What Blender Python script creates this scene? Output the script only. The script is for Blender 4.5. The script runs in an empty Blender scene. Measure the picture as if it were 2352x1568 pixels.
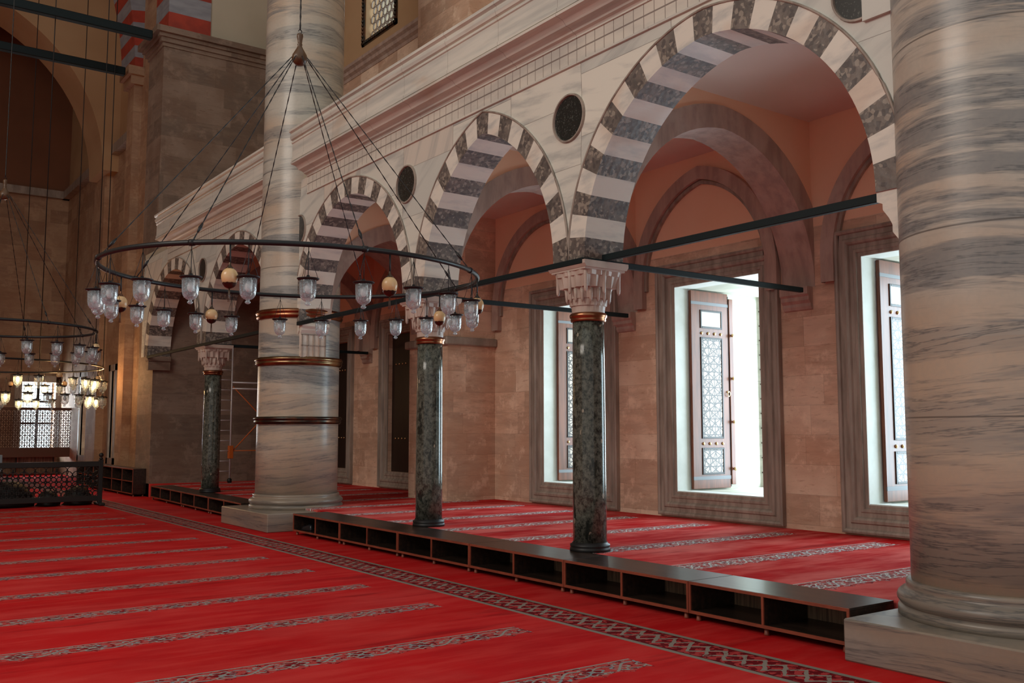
import bpy, math, random
from math import sin, cos, pi, sqrt, radians, atan2, acos, hypot, floor
from mathutils import Vector, Matrix
random.seed(7)
SC = bpy.context.scene
COL = SC.collection

# ------------------------------------------------------------------ helpers
class MB:
    """collects geometry, then links it as one mesh object"""
    def __init__(s): s.v = []; s.f = []; s.m = []; s.sm = []
    def add(s, vs, fs, mi=0, smooth=False):
        o = len(s.v); s.v += [tuple(v) for v in vs]
        for f in fs:
            s.f.append(tuple(o + i for i in f)); s.m.append(mi); s.sm.append(smooth)
        return s
    def box(s, x0, x1, y0, y1, z0, z1, mi=0):
        vs = [(x, y, z) for z in (z0, z1) for y in (y0, y1) for x in (x0, x1)]
        return s.add(vs, [(0,2,3,1),(4,5,7,6),(0,1,5,4),(2,6,7,3),(0,4,6,2),(1,3,7,5)], mi)
    def bbox(s, x0, x1, y0, y1, z0, z1, b=.01, mi=0):
        """box with chamfered edges"""
        vs = []; cx=(x0+x1)/2; cy=(y0+y1)/2; cz=(z0+z1)/2
        def ring(z, d): return [(x0+d,y0+b+0*d,z),(x0+b,y0+d,z),(x1-b,y0+d,z),(x1-d,y0+b,z),(x1-d,y1-b,z),(x1-b,y1-d,z),(x0+b,y1-d,z),(x0+d,y1-b,z)]
        def ring2(z): return [(x0+b,y0+b,z),(x0+b,y0+b,z),(x1-b,y0+b,z),(x1-b,y0+b,z),(x1-b,y1-b,z),(x1-b,y1-b,z),(x0+b,y1-b,z),(x0+b,y1-b,z)]
        R = [ring(z0+b,0), ring(z1-b,0)]
        o = [v for r in (ring2(z0), R[0], R[1], ring2(z1)) for v in r]
        fs = []
        for k in range(3):
            for i in range(8):
                j=(i+1)%8; fs.append((k*8+i,k*8+j,k*8+8+j,k*8+8+i))
        fs.append((6,4,2,0)); fs.append((24,26,28,30))
        return s.add(o, fs, mi)
    def lathe(s, prof, n=32, c=(0,0,0), mi=0, smooth=True, cap=True):
        vs = []
        for r, z in prof:
            for i in range(n):
                a = 2*pi*i/n; vs.append((c[0]+r*cos(a), c[1]+r*sin(a), c[2]+z))
        fs = []
        for k in range(len(prof)-1):
            for i in range(n):
                j=(i+1)%n; fs.append((k*n+i,k*n+j,k*n+n+j,k*n+n+i))
        s.add(vs, fs, mi, smooth)
        if cap:
            o=len(s.v)-len(vs)
            s.f.append(tuple(o+i for i in range(n-1,-1,-1))); s.m.append(mi); s.sm.append(False)
            s.f.append(tuple(o+(len(prof)-1)*n+i for i in range(n))); s.m.append(mi); s.sm.append(False)
        return s
    def tube(s, pts, r, n=8, mi=0, closed=False, smooth=True):
        P=[Vector(p) for p in pts]; N=len(P); vs=[]
        for i,p in enumerate(P):
            if closed: d=P[(i+1)%N]-P[i-1]
            else: d=P[min(i+1,N-1)]-P[max(i-1,0)]
            d.normalize(); a=Vector((0,0,1)) if abs(d.z)<.9 else Vector((1,0,0))
            u=d.cross(a).normalized(); w=d.cross(u)
            rr=r[i] if isinstance(r,(list,tuple)) else r
            for k in range(n):
                t=2*pi*k/n; vs.append(p+u*cos(t)*rr+w*sin(t)*rr)
        fs=[]; M=N if closed else N-1
        for i in range(M):
            for k in range(n):
                l=(k+1)%n; j=(i+1)%N
                fs.append((i*n+k,i*n+l,j*n+l,j*n+k))
        if not closed:
            fs.append(tuple(range(n-1,-1,-1))); fs.append(tuple((N-1)*n+k for k in range(n)))
        return s.add(vs, fs, mi, smooth)
    def prism(s, poly, axis, a, b, mi=0, smooth=False):
        """extrude 2-D polygon. axis 'y': poly=(x,z); 'x': poly=(y,z); 'z': poly=(x,y)"""
        n=len(poly)
        def P(p,t): return {'y':(p[0],t,p[1]),'x':(t,p[0],p[1]),'z':(p[0],p[1],t)}[axis]
        vs=[P(p,a) for p in poly]+[P(p,b) for p in poly]
        fs=[(i,(i+1)%n,n+(i+1)%n,n+i) for i in range(n)]
        s.add(vs,fs,mi,smooth)
        o=len(s.v)-2*n
        s.f.append(tuple(o+i for i in range(n-1,-1,-1))); s.m.append(mi); s.sm.append(False)
        s.f.append(tuple(o+n+i for i in range(n))); s.m.append(mi); s.sm.append(False)
        return s
    def build(s, name, mat, parent=None, loc=(0,0,0), rz=0):
        me=bpy.data.meshes.new(name); me.from_pydata(s.v,[],s.f)
        ms = mat if isinstance(mat,(list,tuple)) else [mat]
        for m in ms: me.materials.append(m)
        me.polygons.foreach_set('material_index', s.m)
        me.polygons.foreach_set('use_smooth', s.sm)
        me.update()
        import bmesh
        bm=bmesh.new(); bm.from_mesh(me); bmesh.ops.recalc_face_normals(bm, faces=bm.faces); bm.to_mesh(me); bm.free()
        o=bpy.data.objects.new(name,me); COL.objects.link(o)
        o.location=loc; o.rotation_euler=(0,0,rz)
        if parent: o.parent=parent
        return o

def tag(o, label=None, cat=None, group=None, kind=None):
    if label: o['label']=label
    if cat: o['category']=cat
    if group: o['group']=group
    if kind: o['kind']=kind
    return o
def empty(name, loc, label, cat, group=None, rz=0):
    o=bpy.data.objects.new(name,None); COL.objects.link(o); o.location=loc; o.rotation_euler=(0,0,rz)
    o.empty_display_size=.1
    return tag(o,label,cat,group)
def struct(o, label=None):
    return tag(o, label, kind='structure')
def copy_tree(o, parent=None):
    kids=list(o.children); c=o.copy(); COL.objects.link(c); c.parent=parent
    for k in kids: copy_tree(k,c)
    return c

# ------------------------------------------------------------------ node expression helper
class S:
    def __init__(s, t, k): s.t=t; s.k=k
    def _m(s, op, *a):
        n=s.t.nodes.new('ShaderNodeMath'); n.operation=op
        for i,x in enumerate((s,)+a):
            if isinstance(x,S): s.t.links.new(x.k,n.inputs[i])
            else: n.inputs[i].default_value=x
        return S(s.t,n.outputs[0])
    def __add__(s,o): return s._m('ADD',o)
    __radd__=__add__
    def __mul__(s,o): return s._m('MULTIPLY',o)
    __rmul__=__mul__
    def __sub__(s,o): return s._m('SUBTRACT',o)
    def __rsub__(s,o): return (s*-1.)+o
    def __truediv__(s,o): return s._m('DIVIDE',o)
    def sin(s): return s._m('SINE')
    def cos(s): return s._m('COSINE')
    def abs(s): return s._m('ABSOLUTE')
    def floor(s): return s._m('FLOOR')
    def fract(s): return s._m('FRACT')
    def sqrt(s): return s._m('SQRT')
    def pow(s,e): return s._m('POWER',e)
    def min(s,o): return s._m('MINIMUM',o)
    def max(s,o): return s._m('MAXIMUM',o)
    def atan2(s,o): return s._m('ARCTAN2',o)
    def lt(s,o): return s._m('LESS_THAN',o)
    def gt(s,o): return s._m('GREATER_THAN',o)
    def cyc(s,p): return ((s/p).fract()-.5)*p          # centred repeat, -p/2..p/2
    def ss(s,a,b):
        n=s.t.nodes.new('ShaderNodeMapRange'); n.interpolation_type='SMOOTHSTEP'; n.clamp=True
        s.t.links.new(s.k,n.inputs[0]); n.inputs[1].default_value=a; n.inputs[2].default_value=b
        return S(s.t,n.outputs[0])
def vec(t,x,y,z):
    n=t.nodes.new('ShaderNodeCombineXYZ')
    for i,v in enumerate((x,y,z)):
        if isinstance(v,S): t.links.new(v.k,n.inputs[i])
        else: n.inputs[i].default_value=v
    return n.outputs[0]
def noise(t,v,scale=1,detail=4,rough=.5,dist=0,col=False):
    n=t.nodes.new('ShaderNodeTexNoise'); t.links.new(v,n.inputs['Vector'])
    n.inputs['Scale'].default_value=scale; n.inputs['Detail'].default_value=detail; n.inputs['Roughness'].default_value=rough; n.inputs['Distortion'].default_value=dist
    return S(t,n.outputs['Fac'])
def voro(t,v,scale=1,feature='F1',out='Distance',rand=1):
    n=t.nodes.new('ShaderNodeTexVoronoi'); n.feature=feature; t.links.new(v,n.inputs['Vector'])
    n.inputs['Scale'].default_value=scale; n.inputs['Randomness'].default_value=rand
    return S(t,n.outputs[out])
def mix(t,f,a,b,mode='MIX'):
    n=t.nodes.new('ShaderNodeMix'); n.data_type='RGBA'; n.blend_type=mode
    if isinstance(f,S): t.links.new(f.k,n.inputs[0])
    else: n.inputs[0].default_value=f
    for i,c in ((6,a),(7,b)):
        if isinstance(c,(tuple,list)): n.inputs[i].default_value=(*c[:3],1)
        elif isinstance(c,S): t.links.new(c.k,n.inputs[i])
        else: t.links.new(c,n.inputs[i])
    return n.outputs[2]
class Mat:
    def __init__(s,name,rough=.6,metal=0,color=(.5,.5,.5),spec=.5):
        s.m=bpy.data.materials.new(name); s.m.use_nodes=True; s.t=s.m.node_tree
        s.b=s.t.nodes['Principled BSDF']; s.b.inputs['Roughness'].default_value=rough; s.b.inputs['Metallic'].default_value=metal
        s.b.inputs['Base Color'].default_value=(*color,1); s.b.inputs['Specular IOR Level'].default_value=spec
        g=s.t.nodes.new('ShaderNodeNewGeometry'); s.pos=g.outputs['Position']
        tc=s.t.nodes.new('ShaderNodeTexCoord'); s.obj=tc.outputs['Object']
    def xyz(s,src=None):
        n=s.t.nodes.new('ShaderNodeSeparateXYZ'); s.t.links.new(src or s.pos,n.inputs[0])
        return [S(s.t,n.outputs[i]) for i in range(3)]
    def col(s,c): s.t.links.new(c,s.b.inputs['Base Color']); return s
    def rgh(s,c): s.t.links.new(c.k,s.b.inputs['Roughness']); return s
    def bump(s,h,d=.02,st=.5):
        n=s.t.nodes.new('ShaderNodeBump'); n.inputs['Distance'].default_value=d; n.inputs['Strength'].default_value=st
        s.t.links.new(h.k,n.inputs['Height']); s.t.links.new(n.outputs[0],s.b.inputs['Normal']); return s

M={}
def marble_banded(name, base, dark, warm, bscale=2.2, rough=.32, joints=()):
    """grey-banded marble, bands roughly level, bent by slow noise"""
    A=Mat(name,rough); t=A.t; x,y,z=A.xyz()
    w=noise(t,A.pos,.5,1.5,.5)
    wn=t.nodes.new('ShaderNodeTexWhiteNoise'); t.links.new(vec(t,((z+.35)/1.37).floor(),2.,5.),wn.inputs['Vector']); rd=S(t,wn.outputs['Value'])
    r_drum=rd
    zz=z+(w-.5)*.16+((x*.8-y*.6)*(rd-.35))*.24+rd*9.
    n1=noise(t,vec(t,x*.14,y*.14,zz*bscale*1.7),2.3,5,.64); n2=noise(t,vec(t,x*.22,y*.22,zz*bscale*4.),3.0,5,.66)
    b1=n1.ss(.47,.56); b2=(n2-.5).abs().ss(.0,.035)*-1.+1.
    c=mix(t,(noise(t,vec(t,x*.5,y*.5,z*1.1),1.2,4)+z.lt(2.3)*.16).ss(.38,.68),base,warm)
    c=mix(t,b1*(r_drum*.5+.35),c,dark)
    c=mix(t,n2.ss(.55,.68)*.45,c,dark); c=mix(t,b2*(n1.ss(.40,.6))*.75,c,tuple(k*.55 for k in dark))
    c=mix(t,noise(t,A.pos,28,3).ss(.25,.8)*.25,c,tuple(k*.7 for k in base))
    for (za,amp) in joints:
        c=mix(t,((z-za)+(w-.5)*0.0).abs().lt(.006)*.7,c,(.08,.07,.06))
    A.col(c); A.bump(n2,.004,.3); A.rgh(n1*.25+rough-.1)
    return A.m
def build_materials():
    M['col_marble']=marble_banded('column_marble',(.52,.51,.445),(.16,.182,.195),(.52,.42,.315),1.0,.30,((1.75,0),(4.55,0),(3.1,0),(6.3,0),(5.4,0)))
    M['ped_marble']=marble_banded('pedestal_marble',(.33,.30,.26),(.13,.135,.135),(.31,.245,.185),1.2,.30)
    # arcade facing: large slabs of pale marble, each with its own tone and vein direction
    A=Mat('arcade_marble',.38); t=A.t; x,y,z=A.xyz()
    yy=y+noise(t,A.pos,.35,1)*.25
    iy=(yy/1.35).floor(); iz=((z+iy*.31)/.72).floor()
    key=vec(t,iy*3.7,iz*5.1,1.)
    wn=t.nodes.new('ShaderNodeTexWhiteNoise'); t.links.new(key,wn.inputs['Vector']); r1=S(t,wn.outputs['Value'])
    u=y*(r1-.3)+z*(1.2-r1); n=noise(t,vec(t,x*.3,u*3.2+r1*20.,y*.55+z*.4),1.5,6,.6)
    c=mix(t,r1,(.80,.79,.69),(.50,.54,.51)); c=mix(t,r1.gt(.70)*.55,c,(.80,.69,.57)); c=mix(t,n.ss(.46,.66)*.55,c,(.30,.33,.33))
    jy=(yy/1.35).fract(); jz=((z+iy*.31)/.72).fract()
    j=jy.lt(.006).max(jz.lt(.009)); c=mix(t,j*.6,c,(.12,.09,.07))
    A.col(c); A.bump(noise(t,A.pos,9,3),.004,.2); M['arcade']=A.m
    # cornice and parapet: finer grained, long streaks along y
    A=Mat('cornice_marble',.42); t=A.t; x,y,z=A.xyz()
    n=noise(t,vec(t,x*3.,y*.35,z*5.),1.6,5,.6); n2=noise(t,vec(t,x,y*.7,z*2.),1.1,3)
    c=mix(t,n.ss(.35,.7),(.72,.71,.63),(.50,.51,.47)); c=mix(t,n2.ss(.56,.70)*.5,c,(.52,.38,.27)); 
    c=mix(t,((y/1.15+noise(t,A.pos,.1,0)*.0).fract()).lt(.005)*.6,c,(.12,.09,.07))
    A.col(c); M['cornice']=A.m
    A=Mat('frieze_marble',.42); t=A.t; x,y,z=A.xyz()
    n=noise(t,vec(t,x*3.,y*.5,z*2.),1.6,5,.6)
    c=mix(t,n.ss(.35,.7),(.72,.70,.61),(.53,.53,.48))
    ln=((y/.155).fract()).lt(.06); ln=ln.max((z-5.955).abs().lt(.009)); c=mix(t,ln*.75,c,(.12,.08,.07))
    A.col(c); M['frieze']=A.m
    # voussoirs
    A=Mat('white_voussoir',.36); t=A.t; x,y,z=A.xyz()
    n=noise(t,vec(t,x*.6,(y+z)*1.2,z*3.2),2.2,6,.6)
    c=mix(t,n.ss(.45,.7)*.7,(.78,.75,.66),(.46,.48,.46)); c=mix(t,noise(t,A.pos,1.3,2).ss(.55,.7)*.5,c,(.60,.42,.30)); A.col(c); M['vwhite']=A.m
    A=Mat('breccia_voussoir',.45); t=A.t
    v=voro(t,A.pos,17); e=voro(t,A.pos,26,'F1','Color'); n=noise(t,A.pos,5,6,.7)
    c=mix(t,n.ss(.3,.7),(.10,.088,.08),(.21,.18,.155)); 
    sp=t.nodes.new('ShaderNodeSeparateColor'); t.links.new(e.k,sp.inputs[0]); r=S(t,sp.outputs[0])
    c=mix(t,r.gt(.72)*v.lt(.62)*.8,c,(.33,.29,.24)); c=mix(t,r.lt(.2)*.7,c,(.075,.065,.065)); A.col(c); A.bump(v,.006,.4); M['breccia']=A.m
    # wall limestone in courses
    def limestone(name,c1,c2,c3,course=.40):
        A=Mat(name,.72,spec=.3); t=A.t; x,y,z=A.xyz()
        h=x+y*1.0
        iz=(z/course).floor(); wn=t.nodes.new('ShaderNodeTexWhiteNoise'); t.links.new(vec(t,iz,3.,1.),wn.inputs['Vector']); ro=S(t,wn.outputs['Value'])
        hx=(h+ro*1.7)/.95; ix=hx.floor()
        w2=t.nodes.new('ShaderNodeTexWhiteNoise'); t.links.new(vec(t,ix,iz,2.),w2.inputs['Vector']); rb=S(t,w2.outputs['Value'])
        n=noise(t,vec(t,x*.9,y*.9,z*4.+rb*9.),1.7,7,.65); n2=noise(t,A.pos,1.1,3)
        c=mix(t,n.ss(.36,.62),c1,c2); c=mix(t,rb.ss(.3,1.)*.8,c,c3); c=mix(t,rb.lt(.22)*.45,c,tuple(k*.62 for k in c1)); c=mix(t,n2.ss(.42,.66)*.6,c,(c1[0]*.74,c1[1]*.62,c1[2]*.56)); c=mix(t,noise(t,A.pos,2.6,5,.7).ss(.52,.66)*.45,c,tuple(k*1.18 for k in c3))
        c=mix(t,(noise(t,vec(t,x*1.6,y*1.6,z*7.),3,6,.72)).ss(.55,.68)*.6,c,(c1[0]*.62,c1[1]*.5,c1[2]*.45)); c=mix(t,noise(t,A.pos,14,5,.8).ss(.62,.70)*.5,c,tuple(k*.4 for k in c1))
        j=((z/course).fract()).lt(.014).max(hx.fract().lt(.006)); c=mix(t,j*.32,c,(.14,.09,.06))
        A.col(c); A.bump(n,.014,.5); return A.m
    M['lime']=limestone('wall_limestone',(.78,.545,.395),(.56,.375,.27),(.86,.67,.51))
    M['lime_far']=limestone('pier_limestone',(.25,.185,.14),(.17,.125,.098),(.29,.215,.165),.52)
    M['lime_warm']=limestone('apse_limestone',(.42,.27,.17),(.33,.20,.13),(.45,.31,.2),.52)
    A=Mat('frame_stone',.5); t=A.t; x,y,z=A.xyz(); n=noise(t,vec(t,x*2.,y*5.,z*.7),1.8,6,.6)
    c=mix(t,n.ss(.3,.7),(.24,.20,.165),(.41,.35,.295)); A.col(c); A.bump(n,.004,.3); M['frame']=A.m
    A=Mat('arch_stone',.6); t=A.t; x,y,z=A.xyz(); n=noise(t,vec(t,x*4.,y*4.,z*.9),1.8,6,.62)
    c=mix(t,n.ss(.3,.7),(.50,.37,.31),(.36,.265,.225)); c=mix(t,noise(t,A.pos,2.6,4).ss(.5,.68)*.6,c,(.56,.46,.40)); A.col(c); M['archstone']=A.m
    A=Mat('salmon_plaster',.8,spec=.2); t=A.t; n=noise(t,A.pos,.8,3); A.col(mix(t,n.ss(.3,.7),(.95,.64,.45),(.92,.59,.40))); M['salmon']=A.m
    A=Mat('ceiling_plaster',.8,spec=.2); t=A.t; n=noise(t,A.pos,.8,3); A.col(mix(t,n.ss(.3,.7),(.80,.68,.60),(.75,.63,.55))); M['ceil']=A.m
    A=Mat('cream_plaster',.8,spec=.2); t=A.t; n=noise(t,A.pos,.5,4); A.col(mix(t,n.ss(.3,.7),(.50,.46,.36),(.43,.39,.30))); M['cream']=A.m
    A=Mat('ochre_plaster',.8,spec=.2); t=A.t; n=noise(t,A.pos,.5,4); A.col(mix(t,n.ss(.3,.7),(.52,.35,.20),(.45,.29,.16))); M['ochre']=A.m
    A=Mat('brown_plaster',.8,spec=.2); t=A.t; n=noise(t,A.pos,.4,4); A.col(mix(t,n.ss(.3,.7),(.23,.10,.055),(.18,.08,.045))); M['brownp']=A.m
    A=Mat('red_voussoir',.7,spec=.3); t=A.t; n=noise(t,A.pos,3,5); A.col(mix(t,n.ss(.3,.7),(.42,.06,.035),(.30,.045,.03))); M['redv']=A.m
    A=Mat('grey_voussoir',.6); t=A.t; x,y,z=A.xyz(); n=noise(t,vec(t,x,y,z*4.),2,5); A.col(mix(t,n.ss(.3,.7),(.30,.31,.34),(.22,.23,.26))); M['greyv']=A.m
    A=Mat('roundel_porphyry',.28); t=A.t; n=noise(t,A.pos,60,2); A.col(mix(t,n.gt(.62),(.018,.02,.019),(.09,.10,.09))); M['disc']=A.m
    # verd antique columns
    A=Mat('green_breccia',.16); t=A.t; x,y,z=A.xyz()
    n=noise(t,vec(t,x,y,z*.8),20,8,.82,.0); v=voro(t,vec(t,x,y,z*.6),8.5); nb=noise(t,vec(t,x,y,z*.5),4.5,4,.6)
    c=mix(t,n.ss(.36,.62),(.014,.019,.016),(.15,.165,.135)); c=mix(t,n.ss(.6,.72)*.6,c,(.24,.255,.21)); c=mix(t,nb.ss(.58,.63)*.85,c,(.010,.016,.014)); 
    c=mix(t,v.lt(.16)*noise(t,A.pos,3,1).gt(.55)*.8,c,(.42,.38,.29)); A.col(c); M['green']=A.m
    A=Mat('capital_marble',.5); t=A.t; n=noise(t,A.pos,4,5); A.col(mix(t,n.ss(.3,.7),(.60,.50,.43),(.48,.39,.33))); M['capital']=A.m
    # metals
    A=Mat('polished_copper',.28,.95,(.36,.15,.07)); t=A.t; n=noise(t,A.pos,5,4); A.col(mix(t,n.ss(.3,.7),(.38,.17,.085),(.20,.085,.045))); M['copper']=A.m
    A=Mat('aged_brass',.27,.95); t=A.t; n=noise(t,A.pos,5,4); A.col(mix(t,n.ss(.3,.7),(.36,.24,.12),(.17,.10,.055))); M['brass']=A.m
    A=Mat('dark_bronze',.3,.9); t=A.t; n=noise(t,A.pos,5,4); A.col(mix(t,n.ss(.4,.7),(.06,.058,.05),(.17,.08,.045))); M['bronze']=A.m
    M['gold']=Mat('gold_stud',.2,1,(.75,.58,.30)).m
    M['rod']=Mat('green_painted_iron',.6,0,(.006,.014,.016),.25).m
    M['iron']=Mat('black_iron',.45,.4,(.02,.02,.021)).m
    M['ring_iron']=Mat('ring_iron',.42,.1,(.014,.018,.020),.4).m
    M['alu']=Mat('aluminium',.4,.3,(.62,.63,.66)).m
    M['strap']=Mat('dull_steel',.5,.3,(.16,.16,.17)).m
    M['orange']=Mat('orange_paint',.5,0,(.55,.12,.015)).m
    # furniture laminate
    A=Mat('dark_laminate',.30); t=A.t; x,y,z=A.xyz(A.obj); n=noise(t,vec(t,x*7.,y*.35,z*7.),3.2,6,.62)
    A.col(mix(t,n.ss(.35,.7),(.018,.012,.010),(.052,.030,.021))); M['lam']=A.m
    A=Mat('laminate_back',.45); t=A.t; x,y,z=A.xyz(A.obj); n=noise(t,vec(t,x*.5,y*9.,z*.5),3.2,6,.62)
    A.col(mix(t,n.ss(.35,.7),(.13,.08,.052),(.40,.25,.155))); M['lamback']=A.m
    A=Mat('red_brown_edging',.45); t=A.t; n=noise(t,A.pos,8,4); A.col(mix(t,n.ss(.35,.7),(.27,.068,.036),(.20,.05,.028))); M['edge']=A.m
    A=Mat('shutter_walnut',.34); t=A.t; x,y,z=A.xyz(); n=noise(t,vec(t,x*9.,y*9.,z*.8),2,6,.6)
    A.col(mix(t,n.ss(.35,.7),(.20,.062,.030),(.11,.035,.018))); M['shutter']=A.m
    A=Mat('dark_shutter',.4); t=A.t; x,y,z=A.xyz(); n=noise(t,vec(t,x*9.,y*9.,z*.8),2,6,.6)
    A.col(mix(t,n.ss(.35,.7),(.022,.011,.008),(.010,.006,.005))); M['dshutter']=A.m
    A=Mat('inlay_panel',.3); t=A.t; x,y,z=A.xyz(A.obj)   # interlaced star work: three families of lines
    s=.125
    def fam(a,off=0.): 
        u=(x*cos(a)+z*sin(a)); return (u/s+off).fract()
    def line(a,off=0.,w=.10):
        f=fam(a,off); return f.lt(w*1.35)
    L=line(0)
    for a,o in ((pi/3,0.),(2*pi/3,0.),(pi/6,.3),(pi/2,.3),(5*pi/6,.3)): L=L.max(line(a,o,.09))
    c=mix(t,L,(.46,.36,.29),(.035,.018,.012)); A.col(c); A.bump(L,.006,-.6); M['inlay']=A.m
    A=Mat('black_lattice',.5,0,(.012,.011,.010)); M['lattice']=A.m
    A=Mat('brown_lattice',.5,0,(.10,.035,.018)); M['blattice']=A.m
    A=Mat('ostrich_egg',.25); t=A.t; n=noise(t,A.pos,9,3); A.col(mix(t,n.ss(.3,.7),(.72,.50,.27),(.66,.42,.20))); M['egg']=A.m
    M['wood_hub']=Mat('turned_wood',.4,0,(.10,.052,.024)).m
    M['shoe']=Mat('black_leather',.3,0,(.01,.012,.016)).m
    M['greybox']=Mat('grey_plastic',.5,0,(.22,.25,.28)).m
    # glass of the lamps: clear, faintly milky, cheap to trace
    m=bpy.data.materials.new('lamp_glass'); m.use_nodes=True; t=m.node_tree; t.nodes.clear()
    out=t.nodes.new('ShaderNodeOutputMaterial'); tr=t.nodes.new('ShaderNodeBsdfTransparent'); tr.inputs[0].default_value=(.94,.95,.96,1)
    gl=t.nodes.new('ShaderNodeBsdfGlossy'); gl.inputs['Roughness'].default_value=.08
    df=t.nodes.new('ShaderNodeBsdfDiffuse'); df.inputs[0].default_value=(.66,.84,.90,1); tl=t.nodes.new('ShaderNodeBsdfTranslucent'); tl.inputs[0].default_value=(.66,.84,.90,1)
    g=t.nodes.new('ShaderNodeNewGeometry'); nz=noise(t,g.outputs['Position'],55,2)
    lw=t.nodes.new('ShaderNodeLayerWeight'); lw.inputs[0].default_value=.35; fc=S(t,lw.outputs['Facing'])
    a=t.nodes.new('ShaderNodeMixShader'); a.inputs[0].default_value=.5; t.links.new(df.outputs[0],a.inputs[1]); t.links.new(tl.outputs[0],a.inputs[2])
    b=t.nodes.new('ShaderNodeMixShader'); t.links.new((nz.ss(.5,.7)*.35+.22+fc*.3).k,b.inputs[0]); t.links.new(tr.outputs[0],b.inputs[1]); t.links.new(a.outputs[0],b.inputs[2])
    c=t.nodes.new('ShaderNodeMixShader'); t.links.new((fc*.45+.08).k,c.inputs[0]); t.links.new(b.outputs[0],c.inputs[1]); t.links.new(gl.outputs[0],c.inputs[2])
    t.links.new(c.outputs[0],out.inputs[0]); M['glass']=m
    M['bulb']=Mat('frosted_bulb',.3,0,(.8,.8,.8)).m
    def emis(name,c,s):
        m=bpy.data.materials.new(name); m.use_nodes=True; b=m.node_tree.nodes['Principled BSDF']; b.inputs['Base Color'].default_value=(*c,1)
        b.inputs['Emission Color'].default_value=(*c,1); b.inputs['Emission Strength'].default_value=s; return m
    M['lit']=emis('lit_bulb',(1,.62,.28),28)
    # carpets
    def carpet(name,main):
        A=Mat(name,.95,spec=.05); t=A.t; x,y,z=A.xyz()
        LIGHT=(.30,.29,.26) if main else (.62,.64,.62); DARK=(.20,.008,.012); PINK=(.42,.045,.045)
        red=mix(t,noise(t,A.pos,.9,4,.6).ss(.3,.7),(.56,.012,.013),(.46,.009,.011))
        # pile brushed in faint strokes along the rows; platform pinks paint in window sheen
        st=noise(t,vec(t,x*.55,y*3.2,0.),1.6,5,.6); red=mix(t,st.ss(.42,.66)*(.5 if main else .55),red,(.62,.045,.038) if main else (.78,.13,.11)); red=mix(t,noise(t,vec(t,x*.6,y*1.1,9.),1.0,4,.6).ss(.42,.66)*(.22 if main else .7),red,(.70,.10,.085) if main else (.80,.19,.165)); red=mix(t,(noise(t,vec(t,x*.35,y*2.3,4.),1.3,4,.6)).ss(.58,.70)*.6,red,(.26,.004,.006))
        if main: per,off,hw=1.412,5.15,.155
        else: per,off,hw=1.452,5.22,.19
        v=(y-off).cyc(per)+0.; v=((y-off+per/2)/per).fract()*per-per/2.
        L=.52; u=x.cyc(L); ph=x*(2*pi/L)
        s1=(v-ph.sin()*(hw*.55)).abs().lt(.013); s2=(v+ph.sin()*(hw*.5)).abs().lt(.009)
        du=u; r=(du*du+v*v).sqrt(); th=v.atan2(du)
        rr=r/((th*6.).cos()*.18+1.)
        ring=(rr-.085).abs().lt(.010); core=rr.lt(.07); eye=rr.lt(.026)
        u2=((x+L/2)/L).fract()*L-L/2; v2=v-.0; r2=(u2*u2+v2*v2).sqrt(); th2=v2.atan2(u2); q=r2/((th2*4.).cos()*.35+1.); leaf=(q-.06).abs().lt(.011)
        vo=voro(t,vec(t,x*1.,y*1.,0.),21,'DISTANCE_TO_EDGE'); web=vo.lt(.04)
        bl=noise(t,vec(t,x,y,2.),26,2).gt(.655)
        light=s1.max(s2).max(ring).max(eye).max(leaf).max(web*noise(t,A.pos,9,2).gt(.60 if main else .48)).max(bl*.8)
        if main: light=light*noise(t,A.pos,13,3).ss(.36,.46)
        c=mix(t,core.max(noise(t,vec(t,x,y,5.),20,2).gt(.56)),(.46,.06,.055),DARK); c=mix(t,light,c,mix(t,noise(t,A.pos,6,2).gt(.55),LIGHT,(.22,.28,.29) if main else (.5,.6,.62)))
        lo=-hw+(ph*1.).sin().abs()*.05
        inside=v.lt(hw)*((v-(ph.sin().abs()*.055)).gt(-hw))
        edge=(v-(hw-.008)).abs().lt(.010)
        if main: lim=x.lt(4.90+0.)
        else: lim=x.lt(10.35)
        inside=(inside*lim); c=mix(t,edge,c,LIGHT)
        fin=mix(t,inside,red,c)
        if main:
            b=x-5.545+(noise(t,A.pos,7,3)-.5)*.0; ab=b.abs(); p=.36; w=y/p
            wob=(noise(t,A.pos,9,3)-.5)*.09; tri=((w.fract()-.5).abs()*4.-1.)*.12+wob; tri2=(((w+.5).fract()-.5).abs()*4.-1.)*.12-wob
            zz=((b-tri).abs().lt(.026)).max((b-tri2).abs().lt(.026)); wb=noise(t,vec(t,x,y,8.),14,2)
            cc=mix(t,wb.gt(.52),(.15,.006,.010),PINK); cc=mix(t,zz*wb.gt(.36),cc,(.27,.235,.20)); cc=mix(t,ab.gt(.185),cc,(.25,.22,.185))
            cc=mix(t,(ab.gt(.178)*ab.lt(.192)),cc,(.1,.01,.012))
            fin=mix(t,ab.lt(.245),fin,cc)
            # worn figured carpet in front of the screen
            pt=y.gt(19.4)*y.lt(22.6)*x.lt(4.6)
            fin=mix(t,pt*noise(t,vec(t,x*2.5,y*2.5,0.),2.4,6,.7).ss(.5,.62)*.55,fin,(.32,.20,.15))
        fin=mix(t,noise(t,A.pos,160,1)*.25,fin,mix(t,.5,fin,(0,0,0)))
        A.col(fin); A.bump(noise(t,A.pos,120,2),.003,.4)
        return A.m
    M['carpet']=carpet('nave_carpet',True); M['carpet2']=carpet('platform_carpet',False)
build_materials()

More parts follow.
